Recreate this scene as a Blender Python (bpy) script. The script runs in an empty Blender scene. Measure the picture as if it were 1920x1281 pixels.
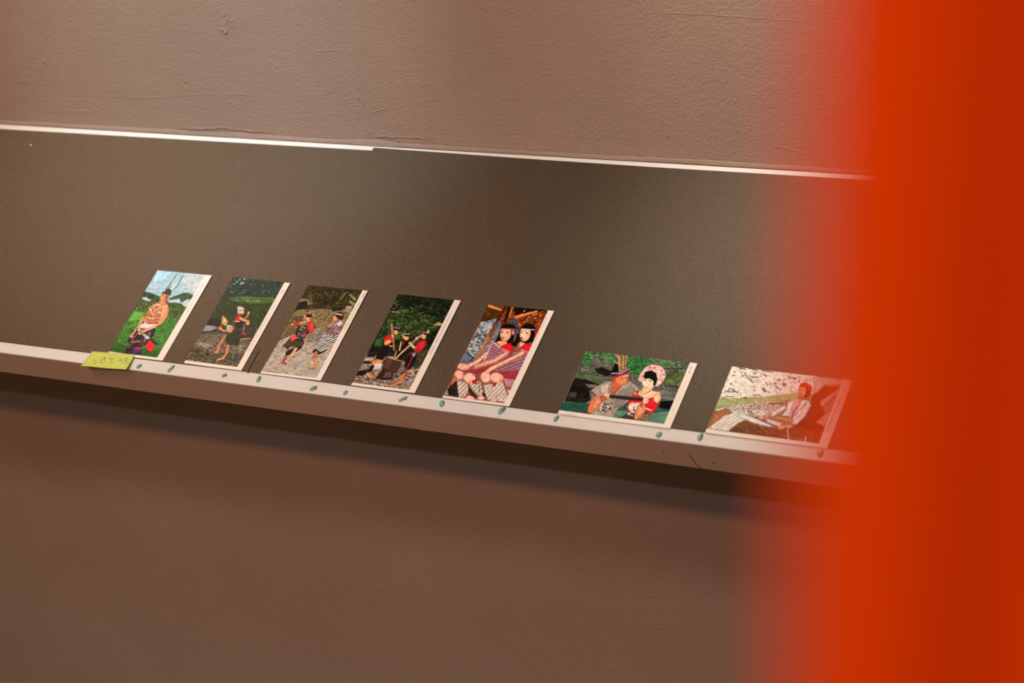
import bpy, bmesh, math, random
import numpy as np
from mathutils import Matrix, Vector, noise
random.seed(7)
C = bpy.context.scene.collection
scn = bpy.context.scene
PI = math.pi

# ------------------------------------------------------------------ frame of the sloping ledge
TILT = math.radians(30); H0 = 0.90          # slope of the ledge top, height of its front edge
def W(x, y, z=0.0):                         # point on / above the ledge top -> world
    return Vector((x, y*math.cos(TILT) - z*math.sin(TILT), y*math.sin(TILT) + z*math.cos(TILT) + H0))
MB_ = Matrix(((1,0,0,0),(0,math.cos(TILT),-math.sin(TILT),0),(0,math.sin(TILT),math.cos(TILT),H0),(0,0,0,1)))
WALL_Y = 0.3319

# ------------------------------------------------------------------ camera
cam_d = bpy.data.cameras.new('camera'); cam = bpy.data.objects.new('camera', cam_d); C.objects.link(cam)
R = ((0.8624244325435406, 0.37564101038290676, -0.3392903321202402),
     (0.09530537634110275, -0.7788012930984463, -0.619988250780697),
     (-0.49713276234043835, 0.502356822571503, -0.7074578711281476))
Rb = Matrix(R)
T3 = Matrix(((1,0,0),(0,math.cos(TILT),-math.sin(TILT)),(0,math.sin(TILT),math.cos(TILT))))
right, down, fwd = (T3 @ Vector(r) for r in R)
cam_loc = W(1.26694072, -1.1283216, 1.71758415)
m = Matrix.Identity(4)
for i in range(3):
    m[i][0] = right[i]; m[i][1] = -down[i]; m[i][2] = -fwd[i]; m[i][3] = cam_loc[i]
cam.matrix_world = m
cam_d.sensor_fit = 'HORIZONTAL'; cam_d.sensor_width = 36; cam_d.lens = 3901.874/1920*36
cam_d.clip_start = 0.02; cam_d.clip_end = 100
cam_d.dof.use_dof = True; cam_d.dof.focus_distance = 2.47; cam_d.dof.aperture_fstop = 5.6
scn.camera = cam

# ------------------------------------------------------------------ light
scn.view_settings.view_transform = 'Standard'; scn.view_settings.look = 'None'
scn.view_settings.gamma = 1; scn.view_settings.use_curve_mapping = False
scn.view_settings.exposure = 0.0
wd = bpy.data.worlds.new('world'); scn.world = wd; wd.use_nodes = True
wd.node_tree.nodes['Background'].inputs[0].default_value = (1.0, 0.661, 0.341, 1)
wd.node_tree.nodes['Background'].inputs[1].default_value = 0.177
def spot(name, loc, target, power, color, size_deg, blend, radius):
    l = bpy.data.lights.new(name, 'SPOT'); l.energy = power; l.color = color
    l.spot_size = math.radians(size_deg); l.spot_blend = blend; l.shadow_soft_size = radius
    o = bpy.data.objects.new(name, l); C.objects.link(o); o.location = loc
    o.rotation_euler = (Vector(target) - Vector(loc)).to_track_quat('-Z', 'Y').to_euler()
    return o
EDGE = (0.0105, H0 - 0.0505)                # lower front edge of the ledge in the y-z plane
def slope(y, k): return EDGE[1] + (EDGE[0] - y)*k
# two ceiling spots close to the wall, then room lamps further out; the last two are added fill
spot('ceiling_spot', (-1.52, 0.22, H0+1.45), (-0.60, 0.20, H0+0.12), 49.0, (1.000, 0.640, 0.425), 45, 1.0, 0.03)
spot('ceiling_spot', (0.10, 0.22, H0+0.95), (0.48, 0.20, H0+0.12), 17.5, (1.000, 0.83, 0.64), 62, 1.0, 0.03)
spot('ceiling_spot', (-0.50, -0.35, H0+2.0), (-0.52, 0.33, H0+0.42), 118.0, (0.68, 0.96, 1.000), 29, 1.0, 0.03)
spot('ceiling_spot', (0.35, -0.35, H0+2.0), (0.30, 0.33, H0+0.42), 57.5, (1.000, 0.960, 0.840), 29, 1.0, 0.03)
spot('room_or_fill_spot', (0.3, -2.0, slope(-2.0, 0.63)), (-0.3, 0.3, 0.8), 26.7, (0.968, 0.911, 1.000), 90, 1.0, 0.012)
spot('room_or_fill_spot', (-0.3, -2.1, slope(-2.1, 0.73)), (-0.5, 0.3, 0.6), 99.4, (1.000, 0.485, 0.240), 90, 1.0, 0.05)
spot('room_or_fill_spot', (-0.5, -1.6, slope(-1.6, 1.05)), (-0.7, 0.3, 0.2), 58.0, (1.000, 0.89, 0.74), 100, 1.0, 0.16)
spot('room_or_fill_spot', (-0.4, -1.2, slope(-1.2, 1.75)), (-0.3, 0.33, 0.0), 38.5, (0.727, 0.909, 1.000), 44, 1.0, 0.25)  # added fill, no known fixture: brightens the lower wall
spot('room_or_fill_spot', (0.2, -3.3, H0+1.7), (1.32, -1.66, H0+0.95), 216.3, (0.867, 1.000, 0.809), 20, 0.8, 0.1)  # added fill aimed at the orange cloth alone, no known fixture

# ------------------------------------------------------------------ helpers
def lin(c):
    c = c/255.0
    return c/12.92 if c <= 0.04045 else ((c+0.055)/1.055)**2.4
def tag(o, label=None, cat=None, group=None, kind=None):
    if label: o['label'] = label
    if cat: o['category'] = cat
    if group: o['group'] = group
    if kind: o['kind'] = kind
    return o
def link(name, me, mat=None, parent=None):
    o = bpy.data.objects.new(name, me); C.objects.link(o)
    if mat: me.materials.append(mat)
    if parent: o.parent = parent
    return o
def mesh(name, verts, faces, mat=None, parent=None, smooth=False):
    me = bpy.data.meshes.new(name); me.from_pydata([tuple(v) for v in verts], [], faces); me.update()
    if smooth: me.polygons.foreach_set('use_smooth', [True]*len(me.polygons))
    return link(name, me, mat, parent)
def material(name, color, rough=0.6, spec=0.3):
    mt = bpy.data.materials.new(name); mt.use_nodes = True
    b = mt.node_tree.nodes['Principled BSDF']
    b.inputs['Base Color'].default_value = (*color, 1); b.inputs['Roughness'].default_value = rough
    b.inputs['Specular IOR Level'].default_value = spec
    return mt, mt.node_tree, b
def noise_tex(nt, scale, detail=4, rough=0.6, vec=None, stretch=None):
    n = nt.nodes.new('ShaderNodeTexNoise'); n.inputs['Scale'].default_value = scale
    n.inputs['Detail'].default_value = detail; n.inputs['Roughness'].default_value = rough
    tc = nt.nodes.new('ShaderNodeTexCoord'); mp = nt.nodes.new('ShaderNodeMapping')
    if stretch: mp.inputs['Scale'].default_value = stretch
    nt.links.new(tc.outputs['Object'], mp.inputs['Vector']); nt.links.new(mp.outputs['Vector'], n.inputs['Vector'])
    return n
def ramp(nt, fac, stops):
    r = nt.nodes.new('ShaderNodeValToRGB'); nt.links.new(fac, r.inputs['Fac'])
    e = r.color_ramp.elements
    e[0].position, e[0].color = stops[0][0], (*stops[0][1], 1)
    e[1].position, e[1].color = stops[-1][0], (*stops[-1][1], 1)
    for p, c in stops[1:-1]:
        k = e.new(p); k.color = (*c, 1)
    return r
def bump(nt, b, heights, dist=0.001, strength=1.0):
    prev = None
    for out, d in heights:
        bp = nt.nodes.new('ShaderNodeBump'); bp.inputs['Strength'].default_value = strength
        bp.inputs['Distance'].default_value = d; nt.links.new(out, bp.inputs['Height'])
        if prev: nt.links.new(prev.outputs['Normal'], bp.inputs['Normal'])
        prev = bp
    nt.links.new(prev.outputs['Normal'], b.inputs['Normal'])

# ------------------------------------------------------------------ materials
WALL = (0.36, 0.262, 0.222)
m_wall, nt, b = material('taupe_plaster', WALL, 0.75, 0.2)
n1 = noise_tex(nt, 330, 6, 0.68); n2 = noise_tex(nt, 36, 3, 0.5, stretch=(0.5, 1, 1.4)); n3 = noise_tex(nt, 5, 3, 0.6)
r = ramp(nt, n3.outputs['Fac'], [(0.3, (0.345, 0.250, 0.210)), (0.7, (0.375, 0.274, 0.233))]); nt.links.new(r.outputs['Color'], b.inputs['Base Color'])
bump(nt, b, [(n1.outputs['Fac'], 0.0022), (n2.outputs['Fac'], 0.0005)])
m_ledge, nt, b = material('taupe_ledge_paint', (0.44, 0.305, 0.245), 0.7, 0.2)
n1 = noise_tex(nt, 420, 3, 0.5); bump(nt, b, [(n1.outputs['Fac'], 0.0002)])
m_white, nt, b = material('white_board', (0.61, 0.62, 0.635), 0.6, 0.2)
n1 = noise_tex(nt, 60, 3, 0.5, stretch=(1, 8, 8)); r = ramp(nt, n1.outputs['Fac'], [(0.3, (0.59, 0.60, 0.61)), (0.7, (0.635, 0.645, 0.66))]); nt.links.new(r.outputs['Color'], b.inputs['Base Color'])
def brown(name):
    mt, nt, b = material(name, (0.04, 0.03, 0.02), 0.44, 0.6)
    n1 = noise_tex(nt, 700, 2, 0.6); n2 = noise_tex(nt, 160, 4, 0.6)
    mx = nt.nodes.new('ShaderNodeMath'); mx.operation = 'ADD'
    nt.links.new(n1.outputs['Fac'], mx.inputs[0]); nt.links.new(n2.outputs['Fac'], mx.inputs[1])
    mm = nt.nodes.new('ShaderNodeMath'); mm.operation = 'MULTIPLY'; mm.inputs[1].default_value = 0.5; nt.links.new(mx.outputs[0], mm.inputs[0])
    b.inputs['Specular Tint'].default_value = (1.0, 0.90, 0.80, 1)
    r = ramp(nt, mm.outputs[0], [(0.35, (0.024, 0.014, 0.006)), (0.65, (0.044, 0.027, 0.013))]); nt.links.new(r.outputs['Color'], b.inputs['Base Color'])
    bump(nt, b, [(n1.outputs['Fac'], 0.0006), (n2.outputs['Fac'], 0.0002)])
    return mt
m_brown = brown('brown_grey_card')
m_seam, *_ = material('dark_seam', (0.02, 0.014, 0.01), 0.9, 0.1)
m_crumb, *_ = material('plaster_crumb', (0.42, 0.32, 0.27), 0.8, 0.2)
m_mark, *_ = material('dark_mark', (0.05, 0.032, 0.022), 0.9, 0.1)
m_putty, nt, b = material('teal_putty', (0.16, 0.37, 0.29), 0.55, 0.3)
n1 = noise_tex(nt, 400, 3); r = ramp(nt, n1.outputs['Fac'], [(0.3, (0.12, 0.29, 0.22)), (0.7, (0.24, 0.47, 0.38))]); nt.links.new(r.outputs['Color'], b.inputs['Base Color'])
m_note, nt, b = material('lime_paper', (0.50, 0.60, 0.13), 0.6, 0.2)
n1 = noise_tex(nt, 60, 2); r = ramp(nt, n1.outputs['Fac'], [(0.3, (0.48, 0.58, 0.115)), (0.7, (0.54, 0.63, 0.16))]); nt.links.new(r.outputs['Color'], b.inputs['Base Color'])
m_ink, *_ = material('olive_pencil', (0.15, 0.22, 0.04), 0.6, 0.2)
m_print, nt, b = material('printed_card', (0.8, 0.8, 0.8), 0.35, 0.04)
at = nt.nodes.new('ShaderNodeAttribute'); at.attribute_name = 'print_color'; nt.links.new(at.outputs['Color'], b.inputs['Base Color'])
m_cardpaper, *_ = material('card_paper', (0.80, 0.77, 0.73), 0.5, 0.1)
m_cloth = bpy.data.materials.new('orange_cloth'); m_cloth.use_nodes = True; nt = m_cloth.node_tree
b = nt.nodes['Principled BSDF']; b.inputs['Base Color'].default_value = (0.90, 0.056, 0.001, 1); b.inputs['Roughness'].default_value = 0.85; b.inputs['Specular IOR Level'].default_value = 0.0
tr = nt.nodes.new('ShaderNodeBsdfTranslucent'); tr.inputs['Color'].default_value = (0.9, 0.06, 0.0, 1)
mix = nt.nodes.new('ShaderNodeMixShader'); mix.inputs[0].default_value = 0.45
nt.links.new(b.outputs[0], mix.inputs[1]); nt.links.new(tr.outputs[0], mix.inputs[2])
nt.links.new(mix.outputs[0], nt.nodes['Material Output'].inputs['Surface'])

# ------------------------------------------------------------------ setting: wall and floor
X0, X1 = -5.0, 4.0
def box(name, p0, p1, mat, parent=None):
    (a, b_, c), (d, e, f) = p0, p1
    v = [(a,b_,c),(d,b_,c),(d,e,c),(a,e,c),(a,b_,f),(d,b_,f),(d,e,f),(a,e,f)]
    return mesh(name, v, [(0,3,2,1),(4,5,6,7),(0,1,5,4),(1,2,6,5),(2,3,7,6),(3,0,4,7)], mat, parent)
wall = box('wall_back', (X0, WALL_Y, 0), (X1, WALL_Y+0.15, 4.2), m_wall); tag(wall, kind='structure')
m_floor, nt, b = material('grey_floor', (0.20, 0.16, 0.13), 0.6, 0.3)
n1 = noise_tex(nt, 3, 4); r = ramp(nt, n1.outputs['Fac'], [(0.3, (0.17, 0.14, 0.11)), (0.7, (0.23, 0.19, 0.15))]); nt.links.new(r.outputs['Color'], b.inputs['Base Color'])
floor = box('floor', (X0, -5, -0.1), (X1, WALL_Y+0.15, 0), m_floor); tag(floor, kind='structure')

# relief on the plaster: ridges of dried paint, trowel lines, crumbs  (x along wall, z height above H0)
def ridge(bm, pts, r0, seed, flat_=0.5, back=0.0002):
    """a thin wavering rib of paint lying on the wall"""
    P = []
    for i in range(len(pts)-1):
        a, b2 = pts[i], pts[i+1]; n = max(2, int(math.hypot(b2[0]-a[0], b2[1]-a[1])/0.006))
        for k in range(n):
            t = k/n; P.append((a[0]+(b2[0]-a[0])*t, a[1]+(b2[1]-a[1])*t))
    P.append(pts[-1]); rings = []
    for i, (x, z) in enumerate(P):
        w = noise.noise(Vector((x*60, z*60, seed))); w2 = noise.noise(Vector((x*25, seed, 3.1)))
        e = min(1, 4*i/len(P), 4*(len(P)-1-i)/len(P)); rr = r0*(0.25+0.75*e)*(0.8+0.7*w2)
        z += w*r0*1.3
        rings.append([bm.verts.new((x, WALL_Y+back, z-rr)), bm.verts.new((x, WALL_Y-rr*flat_, z+rr*0.1)), bm.verts.new((x, WALL_Y+back, z+rr))])
    for a, b2 in zip(rings, rings[1:]):
        for j in range(2): bm.faces.new((a[j], a[j+1], b2[j+1], b2[j]))
def lump(bm, c, r, seed, squash=(1,1,1)):
    ret = bmesh.ops.create_icosphere(bm, subdivisions=1, radius=1)
    for v in ret['verts']:
        k = 1+0.35*noise.noise(Vector(v.co)*1.5+Vector((seed, 0, 0)))
        v.co = Vector((c[0]+v.co.x*r*k*squash[0], c[1]+v.co.y*r*k*squash[1], c[2]+v.co.z*r*k*squash[2]))
bm = bmesh.new()
for pts, r0, sd in [([(-0.9266,0.2573),(-0.8544,0.2551),(-0.7932,0.2557)],0.0009,1),
        ([(-0.7971,0.2398),(-0.6488,0.2414),(-0.5811,0.2478),(-0.4514,0.2542),(-0.3898,0.2513)],0.0010,2),
        ([(-0.3926,0.2357),(-0.272,0.2364),(-0.1369,0.2645),(0.0178,0.2621),(0.099,0.2587)],0.0009,3),
        ([(-0.3787,0.3151),(-0.2674,0.3194)],0.0008,4),
        ([(0.1067,0.3742),(0.1879,0.3756),(0.2696,0.3726),(0.3614,0.3681)],0.0009,5),
        ([(-0.8637,0.211),(-0.8046,0.2165),(-0.7443,0.2156)],0.0012,6),
        ([(-0.3031,0.2138),(-0.1534,0.2184),(-0.0028,0.2165),(0.1972,0.2212)],0.0008,7),
        ([(0.2773,0.2231),(0.318,0.2147),(0.3586,0.2082)],0.0009,8)]:
    ridge(bm, [(x, z+H0) for x, z in pts], r0, sd)
me = bpy.data.meshes.new('paint_ridge'); bm.to_mesh(me); bm.free()
tag(link('paint_ridge', me, m_wall, wall), kind='stuff')
bm = bmesh.new()
for i, (x, z) in enumerate([(-0.6085,0.3224),(-0.5931,0.3243),(-0.5798,0.2676),(-0.2883,0.2775),(-0.2937,0.2543),(-0.2857,0.2467),(-0.4454,0.2626),(-0.2826,0.2069),(-0.1324,0.2675),(-0.0576,0.193),(0.2473,0.2711),(0.2474,0.2353),(0.3584,0.2552),(-0.8328,0.2881),(-0.8453,0.2752)]):
    lump(bm, (x, WALL_Y, max(z, 0.205)+H0), random.uniform(0.0013, 0.0023), i*3.7, (1, 0.8, 1))
for i in range(14):                         # the rough scab high on the left
    lump(bm, (-0.4948+random.gauss(0, 0.006), WALL_Y, 0.3473+H0+random.gauss(0, 0.011)), random.uniform(0.0012, 0.003), i*1.7, (1, 0.6, 1))
for i in range(26):
    lump(bm, (-0.2765+random.gauss(0, 0.05), WALL_Y, 0.2398+H0+random.gauss(0, 0.011)), random.uniform(0.0005, 0.0012), i*1.3, (1.5, 0.6, 1))
for i in range(20):
    lump(bm, (0.0178+random.gauss(0, 0.05), WALL_Y, 0.213+H0+abs(random.gauss(0, 0.010))), random.uniform(0.0005, 0.0012), i*1.1, (1.8, 0.6, 1))
for i in range(70):
    lump(bm, (random.uniform(-1.0, 0.45), WALL_Y, random.uniform(0.207, 0.50)+H0), random.uniform(0.0004, 0.0010), i*0.7, (1, 0.7, 1))
me = bpy.data.meshes.new('plaster_crumb'); bm.to_mesh(me); bm.free()
tag(link('plaster_crumb', me, m_wall, wall), kind='stuff')

# ------------------------------------------------------------------ the ledge
ledge = bpy.data.objects.new('display_ledge', None); C.objects.link(ledge)
tag(ledge, 'long taupe wall ledge with white top edge carrying the row of postcards', 'shelf')
LX0, LX1 = -3.2, 2.4
def ledge_body():
    xs = [LX0] + [-1.0+0.006*i for i in range(300)] + [LX1]; vs = []; fs = []
    for x in xs:
        w = 0.0004*noise.noise(Vector((x*14, 0, 2)))+0.00025*noise.noise(Vector((x*70, 0, 2)))
        chip = 0.0012*math.exp(-((x+0.030)/0.006)**2) + 0.0005*math.exp(-((x+0.084)/0.005)**2)
        a = W(x, -0.0160+w*0.4, -0.0031); b2 = W(x, -0.0160, -0.0480+w-chip); c = W(x, -0.0150, -0.0492+w-chip)
        vs += [a, b2, c, (x, WALL_Y-0.0004, c.z), (x, WALL_Y-0.0004, W(x, 0.3810, -0.0031).z)]
    n = len(xs)
    for i in range(n-1):
        for j in range(5): k = (j+1) % 5; fs.append((i*5+j, (i+1)*5+j, (i+1)*5+k, i*5+k)[::-1])
    fs += [(0,1,2,3,4)[::-1], tuple(range((n-1)*5, n*5))]
    return mesh('ledge_body', vs, fs, m_ledge, ledge)
ledge_body()
BT = 0.0006                                 # top of the backing boards
def slab(name, x0, x1, y0, y1, z0, z1, mat, parent=None, n=1, square=()):
    """thin board lying on the ledge top, its edges a little eased"""
    e = min(0.0004, (z1-z0)*0.3); vs = []
    f0 = y0 if callable(y0) else (lambda x: y0)
    f1 = y1 if callable(y1) else (lambda x: y1)
    xs = [x0, x0+e] + [x0+(x1-x0)*k/n for k in range(1, n)] + [x1-e, x1]
    for i, x in enumerate(xs):
        d = -e if (i == 0 and 'l' not in square) or (i == len(xs)-1 and 'r' not in square) else 0
        a, b2 = f0(x), f1(x); prof = [(a, z0), (a, z1-e), (a+e, z1), (b2-e, z1), (b2, z1-e), (b2, z0)]
        vs += [W(x, y, z+(d if z == z1 else 0)) for y, z in prof]
    fs = []
    for i in range(len(xs)-1):
        for j in range(6): k = (j+1) % 6; fs.append((i*6+j, i*6+k, (i+1)*6+k, (i+1)*6+j)[::-1])
    fs += [tuple(range(6)), tuple(range((len(xs)-1)*6, len(xs)*6))[::-1]]
    return mesh(name, vs, fs, mat, parent)
slab('white_top', LX0, LX1, -0.0164, 0.3808, -0.003, -0.0005, m_white, ledge)
# bead of filler where the wall meets the ledge, ragged along its lower lip
def caulk():
    vs = []; fs = []; xs = [X0] + [-1.2+i*0.004 for i in range(500)] + [X1]
    for i, x in enumerate(xs):
        w = noise.noise(Vector((x*9, 0, 0)))*0.0014 + noise.noise(Vector((x*45, 5, 0)))*0.0005
        bulge = 0.0012*max(0, 1-abs(x+0.50)/0.08) + 0.0018*max(0, 1-abs(x+0.275)/0.05)
        d = 0.0012 + w*0.8 + bulge; hgt = 0.0055 + 0.002*noise.noise(Vector((x*12, 9, 0))) + 2*bulge
        p = W(x, 0.3829); y0, z0 = p.y, p.z
        vs += [(x, y0-d, z0+0.0001-d*0.5), (x, y0-d*1.02, z0+0.0014-d*0.45), (x, WALL_Y-0.0006, z0+hgt*0.5), (x, WALL_Y-0.0003, z0+hgt), (x, WALL_Y-0.0003, z0+0.0004)]
    for i in range(len(xs)-1):
        for j in range(4): fs.append((i*5+j, (i+1)*5+j, (i+1)*5+j+1, i*5+j+1))
    return mesh('filler_bead', vs, fs, m_wall, ledge, True)
caulk()
for pts, r0, sd in [([(-0.6129,0.1985),(-0.5649,0.2000),(-0.5318,0.2035),(-0.5064,0.2020),(-0.4356,0.2000)],0.0017,11),
        ([(-0.2883,0.1985),(-0.2692,0.2030),(-0.2271,0.2042),(-0.1818,0.2040)],0.0017,13)]:
    bm = bmesh.new(); ridge(bm, [(x, z+H0) for x, z in pts], r0, sd, 0.9, -0.0006)
    me = bpy.data.meshes.new('filler_ridge'); bm.to_mesh(me); bm.free(); link('filler_ridge', me, m_wall, ledge)

# cracks and specks on the front face
def face_strip(name, pts, w, mat):
    vs = []; fs = []
    for i, (x, z) in enumerate(pts):
        a = pts[max(0, i-1)]; b2 = pts[min(len(pts)-1, i+1)]; d = Vector((b2[0]-a[0], b2[1]-a[1])).normalized(); ww = w*(1 if 0 < i < len(pts)-1 else 0.3)
        for s in (-1, 1): vs += [W(x-d.y*s*ww, -0.01645, z+d.x*s*ww), W(x-d.y*s*ww, -0.0155, z+d.x*s*ww)]
    for i in range(len(pts)-1):
        a = i*4; fs += [(a, a+2, a+6, a+4), (a, a+4, a+5, a+1), (a+2, a+3, a+7, a+6)]
    return mesh(name, vs, fs, mat, ledge)
face_strip('hairline_crack', [(0.3205,-0.022),(0.3222,-0.030),(0.3232,-0.037),(0.3262,-0.044),(0.3285,-0.0492)], 0.0003, m_mark)
face_strip('hairline_scratch', [(-0.050,-0.024),(-0.044,-0.032),(-0.041,-0.040),(-0.034,-0.048)], 0.0004, m_crumb)
for x, z, r0 in [(0.2887,-0.0265,0.0013),(0.3473,-0.0321,0.0014),(0.2476,-0.0199,0.0008),(-0.512,-0.0205,0.0011),(-0.31,-0.022,0.0008),(0.03,-0.026,0.0007)]:
    bm = bmesh.new(); p = W(x, -0.0160, z); lump(bm, p, r0, x*50, (1.3, 0.5, 0.8)); me = bpy.data.meshes.new('speck'); bm.to_mesh(me); bm.free(); link('speck', me, m_mark, ledge)

# ------------------------------------------------------------------ backing boards
def ramp_(x, xs, ys): return float(np.interp(x, xs, ys))
left_board = slab('backing_board', -2.4, -0.2757, lambda x: ramp_(x, [-2.4, -0.6, -0.2757], [-0.001, -0.0002, 0.0022]), lambda x: ramp_(x, [-2.4, -0.9, -0.2757], [0.371, 0.3713, 0.3726]), -0.0004, BT, m_brown, None, 60, 'r')
tag(left_board, 'brown-grey card board on the left part of the ledge, under three postcards', 'board')
right_board = slab('backing_board', -0.27566, 1.9, lambda x: ramp_(x, [-0.2757, 0.1, 1.9], [0.0022, -0.0003, -0.001]), lambda x: ramp_(x, [-0.2757, -0.03, 0.15, 1.9], [0.3778, 0.3742, 0.3729, 0.373]), -0.0004, BT, m_brown, None, 60, 'l')
tag(right_board, 'brown-grey card board on the right, its back edge set higher, under four postcards', 'board')
def flat_strip(name, pts, w0, z, mat, parent):
    vs = []; fs = []
    for i, (x, y) in enumerate(pts):
        ww = w0*(0.25 if i in (0,) else 1); vs += [W(x-ww, y, z), W(x+ww, y, z)]
    for i in range(len(pts)-1): fs.append((2*i, 2*i+1, 2*i+3, 2*i+2))
    return mesh(name, vs, fs, mat, parent)
tear = flat_strip('torn_edge', [(-0.2766,0.040),(-0.2764,0.030),(-0.2762,0.018),(-0.2759,0.006),(-0.2756,0.0)], 0.0007, BT+0.0001, m_seam, left_board)
bm = bmesh.new(); lump(bm, W(-0.8549, 0.3422, BT+0.0012), 0.0014, 3.0, (1.4, 1, 0.6)); me = bpy.data.meshes.new('plaster_chip'); bm.to_mesh(me); bm.free()
tag(link('plaster_chip', me, m_cardpaper), 'tiny pale plaster chip near the far left back corner of the brown board', 'chip')

# ------------------------------------------------------------------ postcards: print colours laid on a fine grid
def vnoise(x, y, seed):
    xi = np.floor(x).astype(np.int64); yi = np.floor(y).astype(np.int64); fx = x-xi; fy = y-yi
    fx = fx*fx*(3-2*fx); fy = fy*fy*(3-2*fy)
    def h(a, b2):
        v = np.sin(a*127.1+b2*311.7+seed*74.7)*43758.5453; return v-np.floor(v)
    return (h(xi, yi)*(1-fx)+h(xi+1, yi)*fx)*(1-fy) + (h(xi, yi+1)*(1-fx)+h(xi+1, yi+1)*fx)*fy
def rgb(h): return np.array([int(h[i:i+2], 16) for i in (0, 2, 4)], float)
def inpoly(px, py, pts):
    ins = np.zeros(px.shape, bool); n = len(pts)
    for i in range(n):
        x1, y1 = pts[i]; x2, y2 = pts[(i+1) % n]
        if y1 == y2: continue
        c = ((y1 > py) != (y2 > py)) & (px < (x2-x1)*(py-y1)/(y2-y1)+x1); ins ^= c
    return ins
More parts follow.
